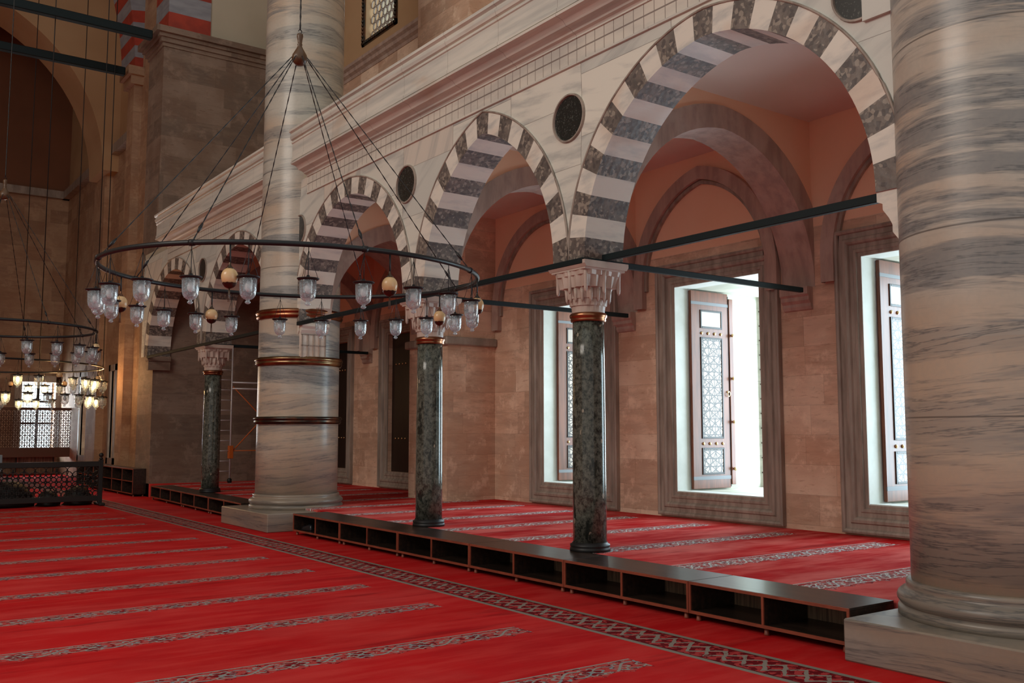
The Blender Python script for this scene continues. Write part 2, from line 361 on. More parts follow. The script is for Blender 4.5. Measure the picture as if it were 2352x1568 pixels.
# ------------------------------------------------------------------ camera and light
def setup():
    cd=bpy.data.cameras.new('camera'); cam=bpy.data.objects.new('camera',cd); COL.objects.link(cam)
    cam.location=(0,0,1.65); cam.rotation_euler=(radians(90+5.35),0,radians(-36.0)); cd.lens=36*2200/2352; cd.sensor_width=36; cd.clip_end=200
    SC.camera=cam
    vs=SC.view_settings; vs.view_transform='Standard'; vs.look='None'; vs.exposure=0.0; vs.gamma=1; vs.use_curve_mapping=False
    w=bpy.data.worlds.new('daylight'); SC.world=w; w.use_nodes=True; t=w.node_tree
    tc=t.nodes.new('ShaderNodeTexCoord'); sp=t.nodes.new('ShaderNodeSeparateXYZ'); t.links.new(tc.outputs['Generated'],sp.inputs[0])
    x,y,z=[S(t,sp.outputs[i]) for i in range(3)]
    c=mix(t,(x*.9+y*.25).ss(-.4,.75),(.80,.79,.74),(.80,.95,1.0)); k=x.max(y).ss(.15,.45)*(z.ss(.75,.35))*3.2+1.; c=mix(t,1.,c,vec(t,k,k,k),'MULTIPLY'); t.nodes[-1].clamp_result=False
    bg=t.nodes['Background']; t.links.new(c,bg.inputs[0])
    bg.inputs[1].default_value=WORLD
    SC.cycles.use_denoising=True
def area(name,loc,rot,sx,sy,power,col,cat=None):
    l=bpy.data.lights.new(name,'AREA'); l.shape='RECTANGLE'; l.size=sx; l.size_y=sy; l.energy=power; l.color=col
    o=bpy.data.objects.new(name,l); COL.objects.link(o); o.location=loc; o.rotation_euler=rot; return o
def point(name,loc,power,col,r=.05):
    l=bpy.data.lights.new(name,'POINT'); l.energy=power; l.color=col; l.shadow_soft_size=r
    o=bpy.data.objects.new(name,l); COL.objects.link(o); o.location=loc; return o
FARP=500
WORLD=0.60
NAVE=1150
setup()

# ------------------------------------------------------------------ arches
XA,XB=6.78,7.33            # arcade front and back
PF=.33                      # raised floor level
SPR=3.55                    # springing
WX=10.85                    # window wall
def arch_geo(s,rise):
    e=(rise*rise-s*s)/(2*s) if rise>s else 0.0
    return s+e,e
def arch_pt(s,rise,u,off=0.):
    """u -1..1 along the pointed arch from left foot to right foot; returns (dh,dz)"""
    R,e=arch_geo(s,rise); Ro=R+off
    if Ro<=e: return (0,0)
    pm=acos(min(1,e/Ro)); ph=(1-abs(u))*pm
    h=-e+Ro*cos(ph); return ((h if u>=0 else -h), Ro*sin(ph))
ARCH=[ # y centre, half span, apex z, stones
 (6.165,1.795,5.46,25),(9.965,1.455,5.47,21),(13.82,1.82,5.44,25),(18.83,1.77,5.42,23),(23.15,1.95,5.42,23)]
TOP=5.80
def voussoirs(yc,s,apex,n,name):
    mb=MB(); rise=apex-SPR; t=.27; SUB=3
    N=n*SUB
    for i in range(N):
        u0=-1+2*i/N; u1=-1+2*(i+1)/N; mi=0 if (i//SUB)%2==0 else 1
        P=[]
        for u in (u0,u1):
            a=arch_pt(s,rise,u); b=arch_pt(s,rise,u,t)
            P.append(((yc+a[0],SPR+a[1]),(yc+b[0],SPR+b[1])))
        (a0,b0),(a1,b1)=P
        xf,xb=XA-.012,XB+.012
        vs=[(xf,*a0),(xf,*b0),(xf,*b1),(xf,*a1),(xb,*a0),(xb,*b0),(xb,*b1),(xb,*a1)]
        mb.add(vs,[(0,1,2,3),(7,6,5,4),(0,3,7,4),(1,5,6,2)],mi)
    o=struct(mb.build(name,[M['breccia'],M['vwhite']]))
    # thin raised moulding round the extrados
    mm=MB(); pts=[arch_pt(s,rise,-1+2*i/60,t+.008) for i in range(61)]
    mm.tube([(XA-.012,yc+p[0],SPR+p[1]) for p in pts],.014,6)
    struct(mm.build('trim_6',M['frame']))
    return o
def arcade():
    mb=MB()
    def spandrel(yc,s,apex):
        rise=apex-SPR; N=60; t=.26
        pts=[(yc+p[0],SPR+p[1]) for p in (arch_pt(s,rise,-1+2*i/N,t) for i in range(N+1))]
        for (ya,za),(yb,zb) in zip(pts,pts[1:]):
            for x in (XA,XB): mb.add([(x,ya,za),(x,yb,zb),(x,yb,TOP),(x,ya,TOP)],[(0,1,2,3)])
    for i,(yc,s,ap,n) in enumerate(ARCH):
        spandrel(yc,s,ap)
    # fills between arches
    for (a,b) in ((8.22,8.25),(11.68,11.74),(20.86,20.94),(3.6,4.11),(15.90,16.80),(25.36,25.7)):
        mb.box(XA,XB,a,b,SPR-.0,TOP)
    mb.box(XA+.01,XB-.01,3.6,25.7,TOP-.02,6.1)
    struct(mb.build('wall_arcade',M['arcade']))
    for i,(yc,s,ap,n) in enumerate(ARCH): voussoirs(yc,s,ap,n,'trim_%d'%(i+1))
    # impost corbels where the arcade meets the big columns
    struct(MB().box(XA-.036,XA+.02,3.7,4.42,4.98,5.79).build('trim_9',M['arcade']))
    def impost(y,sg,name):
        prof=[(0,.02),(0,-.08),(-.05,-.10),(-.05,-.15),(-.10,-.22),(-.13,-.28),(-.13,-.34),(-.19,-.42),(-.21,-.56),(-.4,-.56),(-.8,-.56),(-.8,.02)]
        mb=MB(); mb.prism([(y+sg*p[0]*1.0,SPR+p[1]) for p in prof],'x',XA,XB)
        struct(mb.build(name,M['vwhite']))
    impost(4.37,1,'trim_7'); impost(15.64,-1,'trim_8')
    
    mb=MB(); mb.box(XA-.0,XB,25.02,25.2,SPR-.35,SPR-.12).box(XA-.03,XB,24.98,25.2,SPR-.12,SPR); struct(mb.build('trim_10',M['lime_far']))
arcade()
# roundels
def roundel(y,z,r,lab):
    mb=MB(); n=40
    ring=[(y+r*cos(2*pi*i/n),z+r*sin(2*pi*i/n)) for i in range(n)]
    mb.prism(ring,'x',XA-.004,XA+.02,0)
    ro=r*1.06; vs=[];fs=[]
    for i in range(n):
        a=2*pi*i/n
        for rr,x in ((r*.97,XA-.004),(r*.99,XA-.028),(ro,XA-.028),(ro*1.02,XA)): vs.append((x,y+rr*cos(a),z+rr*sin(a)))
    for i in range(n):
        j=(i+1)%n
        for k in range(3): fs.append((i*4+k,j*4+k,j*4+k+1,i*4+k+1))
    root=empty('wall_roundel',(XA,y,z),lab,'roundel','dark stone roundels between the arches')
    d=MB(); d.prism([(p[0]-y,p[1]-z) for p in ring],'x',-.006,.02,0); d.build('disc',M['disc'],root)
    q=MB(); q.add([(v[0]-XA,v[1]-y,v[2]-z) for v in vs],fs,0,False); q.build('rim',M['frame'],root)
roundel(4.45,5.27,.25,'dark stone roundel at top right, beside the nearest giant column')
roundel(8.22,5.20,.262,'black speckled stone roundel between the largest arch and the next one')
roundel(11.93,5.22,.262,'black speckled stone roundel between the second and third arches, behind the chandelier chains')
roundel(15.72,5.2,.25,'narrow dark roundel cut off by the banded giant column')
roundel(20.95,5.2,.25,'small dark roundel between the two far arches left of the banded column')

# cornice, frieze, parapet
def cornice(y0,y1,n,retl=True):
    prof=[(XB,6.10),(XA,6.10),(6.755,6.105),(6.74,6.125),(6.70,6.135),(6.69,6.155),(6.65,6.175),(6.60,6.185),(6.585,6.205),(6.55,6.24),(6.50,6.255),(6.455,6.262),(6.45,6.29),(6.50,6.295),(6.50,6.305),(6.465,6.312),(6.465,6.36),(6.48,6.365),(6.48,6.62),(6.462,6.63),(6.462,6.66),(6.48,6.665),(6.48,6.675),(6.445,6.69),(6.43,6.73),(6.43,6.755),(6.45,6.76),(6.45,6.80),(6.41,6.82),(6.41,6.86),(6.70,6.86),(6.70,6.3),(XB,6.3)]
    mb=MB(); mb.prism(prof,'y',y0,y1); struct(mb.build('trim_%d'%n,M['cornice']))
    mb=MB(); mb.box(XA-.012,XA+.02,y0,y1,TOP+.012,6.10); struct(mb.build('trim_%d'%(n+1),M['frieze']))
    mb=MB(); mb.box(XA-.028,XA+.02,y0,y1,TOP-.012,TOP+.012).box(XA-.03,XA+.02,y0,y1,6.085,6.102); struct(mb.build('trim_%d'%(n+2),M['cornice']))
cornice(2.5,15.42,11); cornice(16.5,23.6,14)

# ------------------------------------------------------------------ giant columns
def giant(x,y,r,ztop,bands,label,hw,hy,notch=False):
    root=empty('giant_column',(x,y,0),label,'column','giant marble columns')
    mb=MB(); mb.bbox(-hw[0],hw[1],-hy[0],hy[1],0,.30,.012); mb.build('pedestal',M['ped_marble'],root)
    k=r/.73
    prof=[(.83,.30),(.83,.345),(.825,.36),(.795,.37),(.79,.375),(.815,.385),(.832,.41),(.835,.43),(.825,.455),(.80,.475),(.775,.485),(.765,.50),(.77,.52),(.765,.545),(.755,.55),(.73,.553)]
    mb=MB(); mb.lathe([(p[0]*k,p[1]) for p in prof],72); mb.build('base',M['ped_marble'],root)
    mb=MB(); zs=[.55,1.5,3,5,7,10,14,ztop]; mb.lathe([(r*(1-.0016*(z-.5)),z) for z in zs],72); mb.build('shaft',M['col_marble'],root)
    for z,m,h in bands:
        pr=[(r-.01,-h/2),(r+.028,-h/2),(r+.032,-h*.38),(r+.045,-h*.30),(r+.05,-h*.12),(r+.038,-h*.02),(r+.05,h*.06),(r+.062,h*.2),(r+.058,h*.36),(r+.04,h/2),(r-.01,h/2)]
        mb=MB(); mb.lathe([(p[0],z+p[1]) for p in pr],72,cap=False); mb.build('collar',M[m],root)
    return root
giant(7.10,16.38,.725,19,((1.84,'bronze',.13),(2.88,'brass',.15),(3.72,'copper',.16)),'giant banded marble column ringed by brass and copper collars, left of centre',(1.03,1.03),(1.24,.95))
giant(7.17,3.58,.73,12,(),'huge grey veined marble column filling the right edge',(1.05,1.05),(.9,.76))
# carved spring stone on the left giant column
def carved():
    root=empty('carved_bracket',(XA,15.64,2.95),'carved marble bracket with grid of small arches on the banded giant column','bracket')
    mb=MB(); mb.prism([(.0,.0),(.0,.5),(.02,.56),(.02,.64),(.35,.64),(.35,0)],'x',.03,.50).build('block',M['vwhite'],root)
    mb=MB()
    for i in range(5):
        x=.05+i*.11; mb.box(x-.008,x+.008,-.012,.01,.0,.40)
    mb.box(.03,.50,-.012,.01,.20,.215); mb.box(.03,.50,-.012,.01,.39,.405)
    mb.build('grid',M['frame'],root)
    mb=MB(); mb.prism([(-.012,.42),(-.05,.47),(-.05,.50),(-.09,.54),(-.09,.58),(.01,.60),(.01,.42)],'x',.01,.52).build('moulding',M['vwhite'],root)
    root.location=(XA,15.64,2.94)
carved()

# ------------------------------------------------------------------ slender columns with muqarnas capitals
def small_column(x,y,label,cap_dark=False):
    root=empty('green_column',(x,y,PF),label,'column','slender green columns of the arcade')
    mb=MB(); mb.lathe([(.225,0),(.225,.035),(.215,.045),(.222,.055),(.222,.075),(.20,.085),(.195,.10)],40).build('base',M['iron'],root)
    mb=MB(); mb.lathe([(.188,.10),(.188,.6),(.186,1.4),(.182,2.1),(.178,2.56)],48).build('shaft',M['green'],root)
    mb=MB(); mb.lathe([(.178,2.55),(.198,2.55),(.203,2.57),(.197,2.585),(.212,2.60),(.214,2.625),(.20,2.645),(.185,2.65)],40).build('collar',M['copper'],root)
    # capital: tiers that grow from round to square, each scalloped and undercut
    mb=MB(); n=96
    tiers=[(.00,.185,.0,0,.0),(.075,.190,.05,0,.02),(.075,.205,.1,0,.03),(.15,.21,.25,1,.03),(.155,.228,.3,1,.06),(.27,.245,.6,1,.08),(.275,.275,.7,0,.07),(.40,.285,.9,0,.05),(.405,.29,.95,1,.04),(.46,.295,1.,1,.03)]
    vs=[];
    for (z,r,sq,ph,fl) in tiers:
        for i in range(n):
            a=2*pi*i/n; sqr=1/max(abs(cos(a)),abs(sin(a))); sqr=min(sqr,1.30)
            k=(1-sq)+sq*sqr*.99
            f=abs(((a*16/(2*pi)+ph*.5)%1)-.5)*2
            rr=r*k*(1-fl*(1-f)*1.6)
            vs.append((rr*cos(a),rr*sin(a),2.65+z))
    fs=[(k*n+i,k*n+(i+1)%n,k*n+n+(i+1)%n,k*n+n+i) for k in range(len(tiers)-1) for i in range(n)]
    mb.add(vs,fs,0,False)
    # pendants at the four corners and mid-sides
    for i in range(8):
        a=pi/4*i; rr=.345 if i%2 else .27
        cx,cy=rr*cos(a),rr*sin(a)
        mb.lathe([(.004,2.85),(.016,2.87),(.020,2.90),(.022,3.05),(.03,3.11)],10,(cx,cy,0),smooth=True)
    for i in range(16):
        a=2*pi*(i+.5)/16; sq=min(1/max(abs(cos(a)),abs(sin(a))),1.25)
        rr=.222*(1+.45*(sq-1)); mb.lathe([(.003,2.755),(.016,2.79),(.022,2.85),(.026,2.91)],8,(rr*cos(a),rr*sin(a),0))
    mb.build('capital',M['capital'],root)
    mb=MB(); mb.box(-.295,.295,-.295,.295,3.105,3.125).prism([(-.30,3.125),(-.325,3.16),(-.325,3.20),(.325,3.20),(.325,3.16),(.30,3.125)],'y',-.325,.325).build('abacus',M['capital'],root)
    return root
C2=small_column(7.055,8.235,'green speckled stone column on the right, between the two largest arches')
C1=small_column(7.055,11.70,'green speckled stone column in the middle, right of the banded giant column')
C0=small_column(7.055,20.90,'dark slender column in shade, left of the banded giant column')
def blocks():
    for i,y in enumerate((8.235,11.70,20.90)):
        pass
blocks()

# tie rods
def bar(name,a,b,h,w,label,group='dark green iron tie rods under the arches'):
    a=Vector(a);b=Vector(b); d=(b-a); L=d.length; mb=MB()
    if abs(d.x)>abs(d.y): mb.bbox(0,L,-w/2,w/2,-h/2,h/2,.006); 
    else: mb.bbox(-w/2,w/2,0,L,-h/2,h/2,.006)
    o=mb.build(name,M['rod'],None,a); tag(o,label,'tie rod',group); return o
ZR=3.52
bar('tie_rod',(7.055,4.30,3.575),(7.055,7.97,3.575),.075,.06,'thick green tie rod crossing the largest arch up to the right giant column')
bar('tie_rod',(6.755,7.95,ZR),(6.755,15.66,ZR),.065,.06,'long green tie rod running left from the right-hand capital across two arches')
bar('tie_rod',(6.785,7.955,ZR),(10.55,7.955,ZR),.065,.06,'green tie rod from the right-hand capital towards the middle window')
bar('tie_rod',(6.785,11.42,ZR),(10.62,11.42,ZR),.065,.06,'green tie rod from the middle capital, ending left of the middle window')
bar('tie_rod',(6.755,17.0,ZR),(6.755,25.0,ZR),.065,.06,'tie rod across the two far arches, left of the banded column')
bar('tie_rod',(6.785,20.63,ZR),(10.7,20.63,ZR),.065,.06,'dark tie rod from the far capital passing behind the banded column')

# ------------------------------------------------------------------ floors
mb=MB(); mb.box(-14,13,-6,46,-.3,0); struct(mb.build('floor',M['carpet']))
mb=MB(); mb.box(6.93,WX+.2,-2,25.8,.001,PF,0); struct(mb.build('floor_platform',M['carpet2']))

# ------------------------------------------------------------------ window wall
WZ0,WZ1=.72,3.91
OPEN=[(5.57,7.25),(8.90,10.58),(12.25,13.93),(18.19,19.87),(22.0,23.68)]
def window_wall():
    x0,x1=WX,12.95
    lo=MB(); up=MB()
    edges=[-2]+[e for o in OPEN for e in o]+[25.8]
    for i in range(0,len(edges),2): lo.box(x0,x1,edges[i],edges[i+1],0,4.42)
    for a,b in OPEN:
        lo.box(x0,x1,a,b,0,WZ0); lo.box(x0,x1,a,b,WZ1,4.42)
    up.box(x0,x1,-2,25.8,4.42,6.3)
    struct(lo.build('wall_right',M['lime'])); struct(up.build('wall_right_upper',M['salmon']))
    # projecting buttress in line with the giant column
    mb=MB(); mb.box(9.74,x0+.1,15.5,16.95,.2,6.1); struct(mb.build('wall_buttress',M['lime']))
    mb=MB(); mb.bbox(9.66,x0,15.42,17.03,3.30,3.46,.02); struct(mb.build('trim_17',M['frame']))
window_wall()
def frame(yc,hw,n):
    """stepped stone window surround"""
    prof=[(.36,0),(.36,.075),(.335,.085),(.31,.075),(.30,.05),(.24,.05),(.225,.075),(.19,.08),(.165,.06),(.15,.03),(.10,.03),(.085,.045),(.05,.045),(.04,.02),(.0,.02),(-.003,-.002)]
    y0,y1,z0,z1=yc-hw,yc+hw,WZ0,WZ1
    vs=[]
    for (o,d) in prof:
        x=WX-d
        vs+=[(x,y0-o,z0-o if True else 0),(x,y1+o,z0-o),(x,y1+o,z1+o),(x,y0-o,z1+o)]
    fs=[]
    for k in range(len(prof)-1):
        for i in range(4):
            j=(i+1)%4; fs.append((k*4+i,k*4+j,k*4+4+j,k*4+4+i))
    mb=MB(); mb.add(vs,fs); struct(mb.build('window_%d'%n,M['frame']))
for i,(a,b) in enumerate(OPEN): frame((a+b)/2,(b-a)/2,i+1)
# pale marble lining of the deep reveals
A=Mat('reveal_marble',.5); t=A.t; n_=noise(t,A.pos,2.2,5,.6); A.col(mix(t,n_.ss(.3,.7),(.66,.66,.62),(.56,.56,.51))); M['reveal']=A.m
A=Mat('reveal_limestone',.7); t=A.t; x_,y_,z_=A.xyz(); n_=noise(t,vec(t,x_*1.5,y_,z_*3.),2.2,6,.65)
c_=mix(t,n_.ss(.3,.7),(.50,.47,.38),(.36,.35,.28)); c_=mix(t,((z_/.62).fract()).lt(.01)*.5,c_,(.1,.1,.08)); A.col(c_); M['reveal2']=A.m
for i,(a,b) in enumerate(OPEN[:3]):
    mb=MB(); mb.box(WX-.015,11.18,b-.012,b+.02,WZ0,WZ1); mb.box(WX-.015,11.18,a-.02,a+.012,WZ0,WZ1); mb.box(WX+.0,11.18,a,b,WZ0-.02,WZ0+.014)
    mb.box(WX-.015,11.18,a,b,WZ1-.012,WZ1+.02)
    struct(mb.build('trim_%d'%(18+i),M['reveal']))
    mb=MB(); mb.box(11.18,12.95,b-.004,b+.02,WZ0,WZ1); mb.box(11.18,12.95,a-.02,a+.004,WZ0,WZ1); mb.box(11.18,12.95,a,b,WZ0-.02,WZ0+.006); mb.box(11.18,12.95,a,b,WZ1-.006,WZ1+.02)
    struct(mb.build('trim_%d'%(21+i),M['reveal2']))
def shutter_leaf(root,w,h,dz=0):
    """leaf in local x (width) / z (height), face towards -y; parts parented to root"""
    mb=MB(); root=mb.bbox(0,w,0,.05,0,h,.006).build('leaf',M['shutter'],root)
    m=.17*w/.95+.05
    def panel(z0,z1,mat):
        x0,x1=w*.27,w*.79
        mb=MB()
        for q,(a,b,c,d) in enumerate(((x0-.03,x0,z0-.03,z1+.03),(x1,x1+.03,z0-.03,z1+.03),(x0,x1,z0-.03,z0),(x0,x1,z1,z1+.03))): mb.bbox(a,b,-.014,.01,c,d,.004)
        mb.build('panel_moulding',M['dshutter'],root)
        mb=MB(); mb.box(x0,x1,-.004,.01,z0,z1).build('inlay_panel',mat,root)
    panel(h*.82,h*.895,M['inlay_plain']); panel(h*.26,h*.755,M['inlay']); panel(h*.08,h*.195,M['inlay'])
    for zz in (h*.785,h*.225):
        for k in range(4):
            xx=w*(.27+.173*k); mb=MB(); mb.lathe([(.022,0),(.026,.006),(.02,.018),(.008,.026)],12)
            mb.v=[(v[0]+xx,-v[2],v[1]+zz) for v in mb.v]; mb.build('stud',M['gold'],root)
    mb=MB(); mb.box(0,w,-.006,.01,h*.045,h*.062).build('strap',M['strap'],root)
    mb=MB(); mb.box(0,w,-.006,.01,h*.93,h*.945).build('strap',M['strap'],root)
A=Mat('plain_inlay',.2,color=(.42,.33,.28)); M['inlay_plain']=A.m
def open_shutter(b,label):
    root=empty('window_shutter',(11.13,b-.075,WZ0+.03),label,'shutter','open inlaid window shutters')
    shutter_leaf(root,.86,WZ1-WZ0-.06)
    # second leaf folded behind, its edge and knobs showing
    mb=MB(); mb.bbox(.865,.96,-.02,.03,.05,WZ1-WZ0-.14,.006).build('folded_leaf',M['shutter'],root)
    mb=MB(); mb.box(.852,.868,-.003,.04,.02,WZ1-WZ0-.1).build('gap_shade',M['iron'],root)  # dark strip standing in for the shade between the two leaves
    for zz in (.30,1.05,1.75,2.45):
        mb=MB(); mb.lathe([(.006,0),(.018,.01),(.03,.025),(.028,.045),(.01,.055)],12); mb.v=[(v[0]+.91,-.02-v[2],v[1]+zz) for v in mb.v]; mb.build('knob',M['gold'],root)
    pl=MB().lathe([(.022,0),(.022,.008),(.01,.02)],12); pl.v=[(v[0]+.82,-v[2],v[1]+1.53) for v in pl.v]; pl=pl.build('handle',M['gold'],root)
    MB().tube([(.82+.035*cos(a),-.024,1.5+.04*sin(a)) for a in [2*pi*i/16 for i in range(16)]],.007,6,closed=True).build('handle_ring',M['gold'],pl)
open_shutter(7.25,'open walnut shutter with star inlay in the window beside the right giant column')
open_shutter(10.58,'open walnut shutter with star inlay in the middle bright window')
open_shutter(13.93,'open walnut shutter half hidden behind the right green column')
def closed_shutter(a,b,label):
    root=empty('closed_shutter',(WX+.10,a,WZ0),label,'shutter','closed dark shutters in the far bays')
    mb=MB(); w=(b-a)/2
    for k in range(2):
        lf=MB().bbox(.0,.05,.004+k*w,w-.004+k*w,0,WZ1-WZ0,.006).build('leaf',M['dshutter'],root)
        for zz in ((WZ1-WZ0)*.78,(WZ1-WZ0)*.24):
            for j in range(4):
                q=MB(); q.lathe([(.022,0),(.026,.006),(.02,.018),(.008,.026)],10); yy=.18+k*w+j*.15; q.v=[(-v[2],v[0]+yy,v[1]+zz) for v in q.v]; q.build('stud',M['gold'],lf)
closed_shutter(18.19,19.87,'closed dark wooden shutter seen just left of the middle green column')
closed_shutter(22.0,23.68,'closed dark wooden shutter seen at the right edge of the banded column')
# iron grilles at the outer end of each window
for i,(a,b) in enumerate(OPEN[:3]):
    g=MB(); 
    for k in range(1,7): g.tube([(12.85,a+(b-a)*k/7,WZ0),(12.85,a+(b-a)*k/7,WZ1)],.012,6)
    for k in range(1,13): g.tube([(12.85,a,WZ0+(WZ1-WZ0)*k/13),(12.85,b,WZ0+(WZ1-WZ0)*k/13)],.012,6)
    struct(g.build('window_%d'%(6+i),M['iron']))
    area('window_daylight',(12.80,(a+b)/2,(WZ0+WZ1)/2),(0,radians(90),0),WZ1-WZ0-.1,b-a-.1,WINP:=165,(.66,.87,1.0))

# ------------------------------------------------------------------ aisle vaulting
def band_arch(name,axis,c,s,apex,spr,t,a0,a1,mat,foot=None):
    """pointed stone band; axis 'x': spans y, extruded in x (a0..a1); axis 'y': spans x, extruded in y"""
    mb=MB(); N=36; rise=apex-spr
    pts=[]
    for i in range(N+1):
        u=-1+2*i/N; p=arch_pt(s,rise,u); q=arch_pt(s,rise,u,t); pts.append(((c+p[0],spr+p[1]),(c+q[0],spr+q[1])))
    if foot is not None:
        pts=[((c-s,foot),(c-s-t,foot))]+pts+[((c+s,foot),(c+s+t,foot))]
    def P(h,z,d): return (d,h,z) if axis=='x' else (h,d,z)
    for (p,q),(p2,q2) in zip(pts,pts[1:]):
        vs=[P(*p,a0),P(*q,a0),P(*q2,a0),P(*p2,a0),P(*p,a1),P(*q,a1),P(*q2,a1),P(*p2,a1)]
        mb.add(vs,[(0,1,2,3),(7,6,5,4),(0,3,7,4),(1,5,6,2)])
    return struct(mb.build(name,mat))
def span_wall(name,c,s,apex,spr,t,y0,y1,top,mat,xl,xr):
    mb=MB(); N=36; rise=apex-spr
    pts=[(c+p[0],spr+p[1]) for p in (arch_pt(s,rise,-1+2*i/N,t) for i in range(N+1))]
    for (a,za),(b,zb) in zip(pts,pts[1:]):
        a2,b2=max(a,xl),min(b,xr)
        for y in (y0,y1): mb.add([(a,y,za),(b,y,zb),(b,y,top),(a,y,top)],[(0,1,2,3)])
    return struct(mb.build(name,mat))
CZ=5.88
tn=24
for k,(ya,yb) in enumerate(((7.965,8.505),(11.43,11.97),(20.63,21.17))):
    band_arch('trim_%d'%(tn),'y',9.09,1.76,5.45,3.6,.30,ya,yb,M['archstone']); tn+=1
    span_wall('wall_transverse_%s'%('abc'[k]),9.09,1.76,5.45,3.6,.29,ya+.02,yb-.02,CZ+.3,M['salmon'],XB,WX)
    # corbel on the window wall
    mb=MB(); yc=(ya+yb)/2; prof=[(WX+.02,3.28),(10.82,3.30),(10.80,3.34),(10.80,3.38),(10.76,3.42),(10.76,3.47),(10.73,3.50),(10.73,3.60),(WX+.02,3.60)]
    mb.prism(prof,'y',ya+.04,yb-.04); struct(mb.build('trim_%d'%tn,M['archstone'])); tn+=1
# arch between the giant column and the buttress
band_arch('trim_%d'%tn,'y',8.55,1.19,5.2,3.6,.30,15.62,16.9,M['archstone']); tn+=1
span_wall('wall_transverse_d',8.55,1.19,5.2,3.6,.29,15.64,16.88,CZ+.3,M['salmon'],XB,9.74)
# wall arches (formerets) round each window bay
BAYS=[(3.9,7.965),(8.505,11.43),(11.97,15.5),(16.95,20.63),(21.17,25.65)]
for (ya,yb) in BAYS:
    c=(ya+yb)/2; s=(yb-ya)/2-.20
    if ya<4.5: c=6.2; s=1.42
    band_arch('trim_%d'%tn,'x',c,s-.02,5.50 if s<1.4 else 5.48,4.0,.20,WX-.10,WX+.02,M['archstone'],foot=3.62); tn+=1
    band_arch('trim_%d'%tn,'x',c,s-.07,5.43,4.0,.05,WX-.05,WX+.02,M['frame'],foot=3.9); tn+=1
# ceilings: shallow coved plaster
for k,(ya,yb) in enumerate(BAYS):
    ya2=ya if k else 2.2
    mb=MB(); n=16; vs=[];
    for i in range(n+1):
        for j in range(n+1):
            u=i/n; v=j/n; h=min(1,4*min(u,1-u,v,1-v)); 
            d=.16*(sin(pi*u)*sin(pi*v))**.5
            vs.append((XB-.05+(WX-XB+.1)*u, ya2-.02+(yb-ya2+.04)*v, CZ+d))
    fs=[(i*(n+1)+j,(i+1)*(n+1)+j,(i+1)*(n+1)+j+1,i*(n+1)+j+1) for i in range(n) for j in range(n)]
    mb.add(vs,fs,0,True); struct(mb.build('ceiling_%s'%('abcde'[k]),M['ceil']))
mb=MB(); mb.box(XA+.05,13.0,-2,25.8,6.08,6.25); struct(mb.build('ceiling_slab',M['cream']))
mb=MB(); mb.box(7.9,WX+.1,1.6,1.9,0,6.3); struct(mb.build('wall_aisle_end',M['lime']))
# inside of the arcade above the arches (aisle side) is plastered
# ------------------------------------------------------------------ gallery back wall
mb=MB(); mb.box(WX,WX+.5,-2,26,6.25,11.0); struct(mb.build('wall_gallery',M['lime']))
UW=(19.85,21.35,11.62,15.0)
mb=MB(); mb.box(WX+.04,WX+.5,-2,UW[0],11.0,17).box(WX+.04,WX+.5,UW[1],26,11.0,17).box(WX+.04,WX+.5,UW[0],UW[1],11.0,UW[2]).box(WX+.04,WX+.5,UW[0],UW[1],UW[3],17)
struct(mb.build('wall_gallery_upper',M['ochre']))
mb=MB(); mb.prism([(WX+.1,10.75),(WX-.02,10.75),(WX-.04,10.82),(WX-.12,10.86),(WX-.13,10.94),(WX-.2,10.98),(WX-.2,11.06),(WX+.1,11.06)],'y',17.4,26); struct(mb.build('trim_%d'%tn,M['archstone'])); tn+=1
mb=MB(); mb.box(10.2,WX+.1,15.5,17.53,6.25,17); struct(mb.build('wall_gallery_pier',M['lime']))
def upper_window():
    y0,y1,z0,z1=UW
    g=MB(); n=0; r=.115; X=WX+.18
    # pierced plaster tracery: a honeycomb of rings
    rows=int((z1-z0)/.20)+1
    for j in range(rows):
        for i in range(8):
            cy=y0+.11+i*.213+(.106 if j%2 else 0); cz=z0+.11+j*.205
            if cy>y1-.05: continue
            vs=[];fs=[]
            for q in range(14):
                a=2*pi*q/14
                for rr in (.085,.112):
                    for xx in (X,X+.03): vs.append((xx,cy+rr*cos(a),cz+rr*1.05*sin(a)))
            for q in range(14):
                p=(q+1)%14; fs+= [(q*4,p*4,p*4+2,q*4+2),(q*4+1,q*4+3,p*4+3,p*4+1),(q*4,q*4+1,p*4+1,p*4),(q*4+2,p*4+2,p*4+3,q*4+3)]
            g.add(vs,fs)
    struct(g.build('window_9',M['frame']))
    f=MB(); b=.14
    for (a,b_,c,d) in ((y0-.16,y0-.04,z0-.16,z1),(y1+.04,y1+.16,z0-.16,z1),(y0-.16,y1+.16,z0-.16,z0-.04)):
        f.box(WX+.0,WX+.05,a,b_,c,d)
    k=0
    for zz in [z0-.1+.1*i for i in range(20)]:
        for yy in (y0-.1,y1+.1): f.bbox(WX-.03,WX+.01,yy-.035,yy+.035,zz-.035,zz+.035,.01)
    for yy in [y0-.1+.1*i for i in range(18)]: f.bbox(WX-.03,WX+.01,yy-.035,yy+.035,z0-.135,z0-.065,.01)
    struct(f.build('trim_60',M['bronze']))
upper_window()

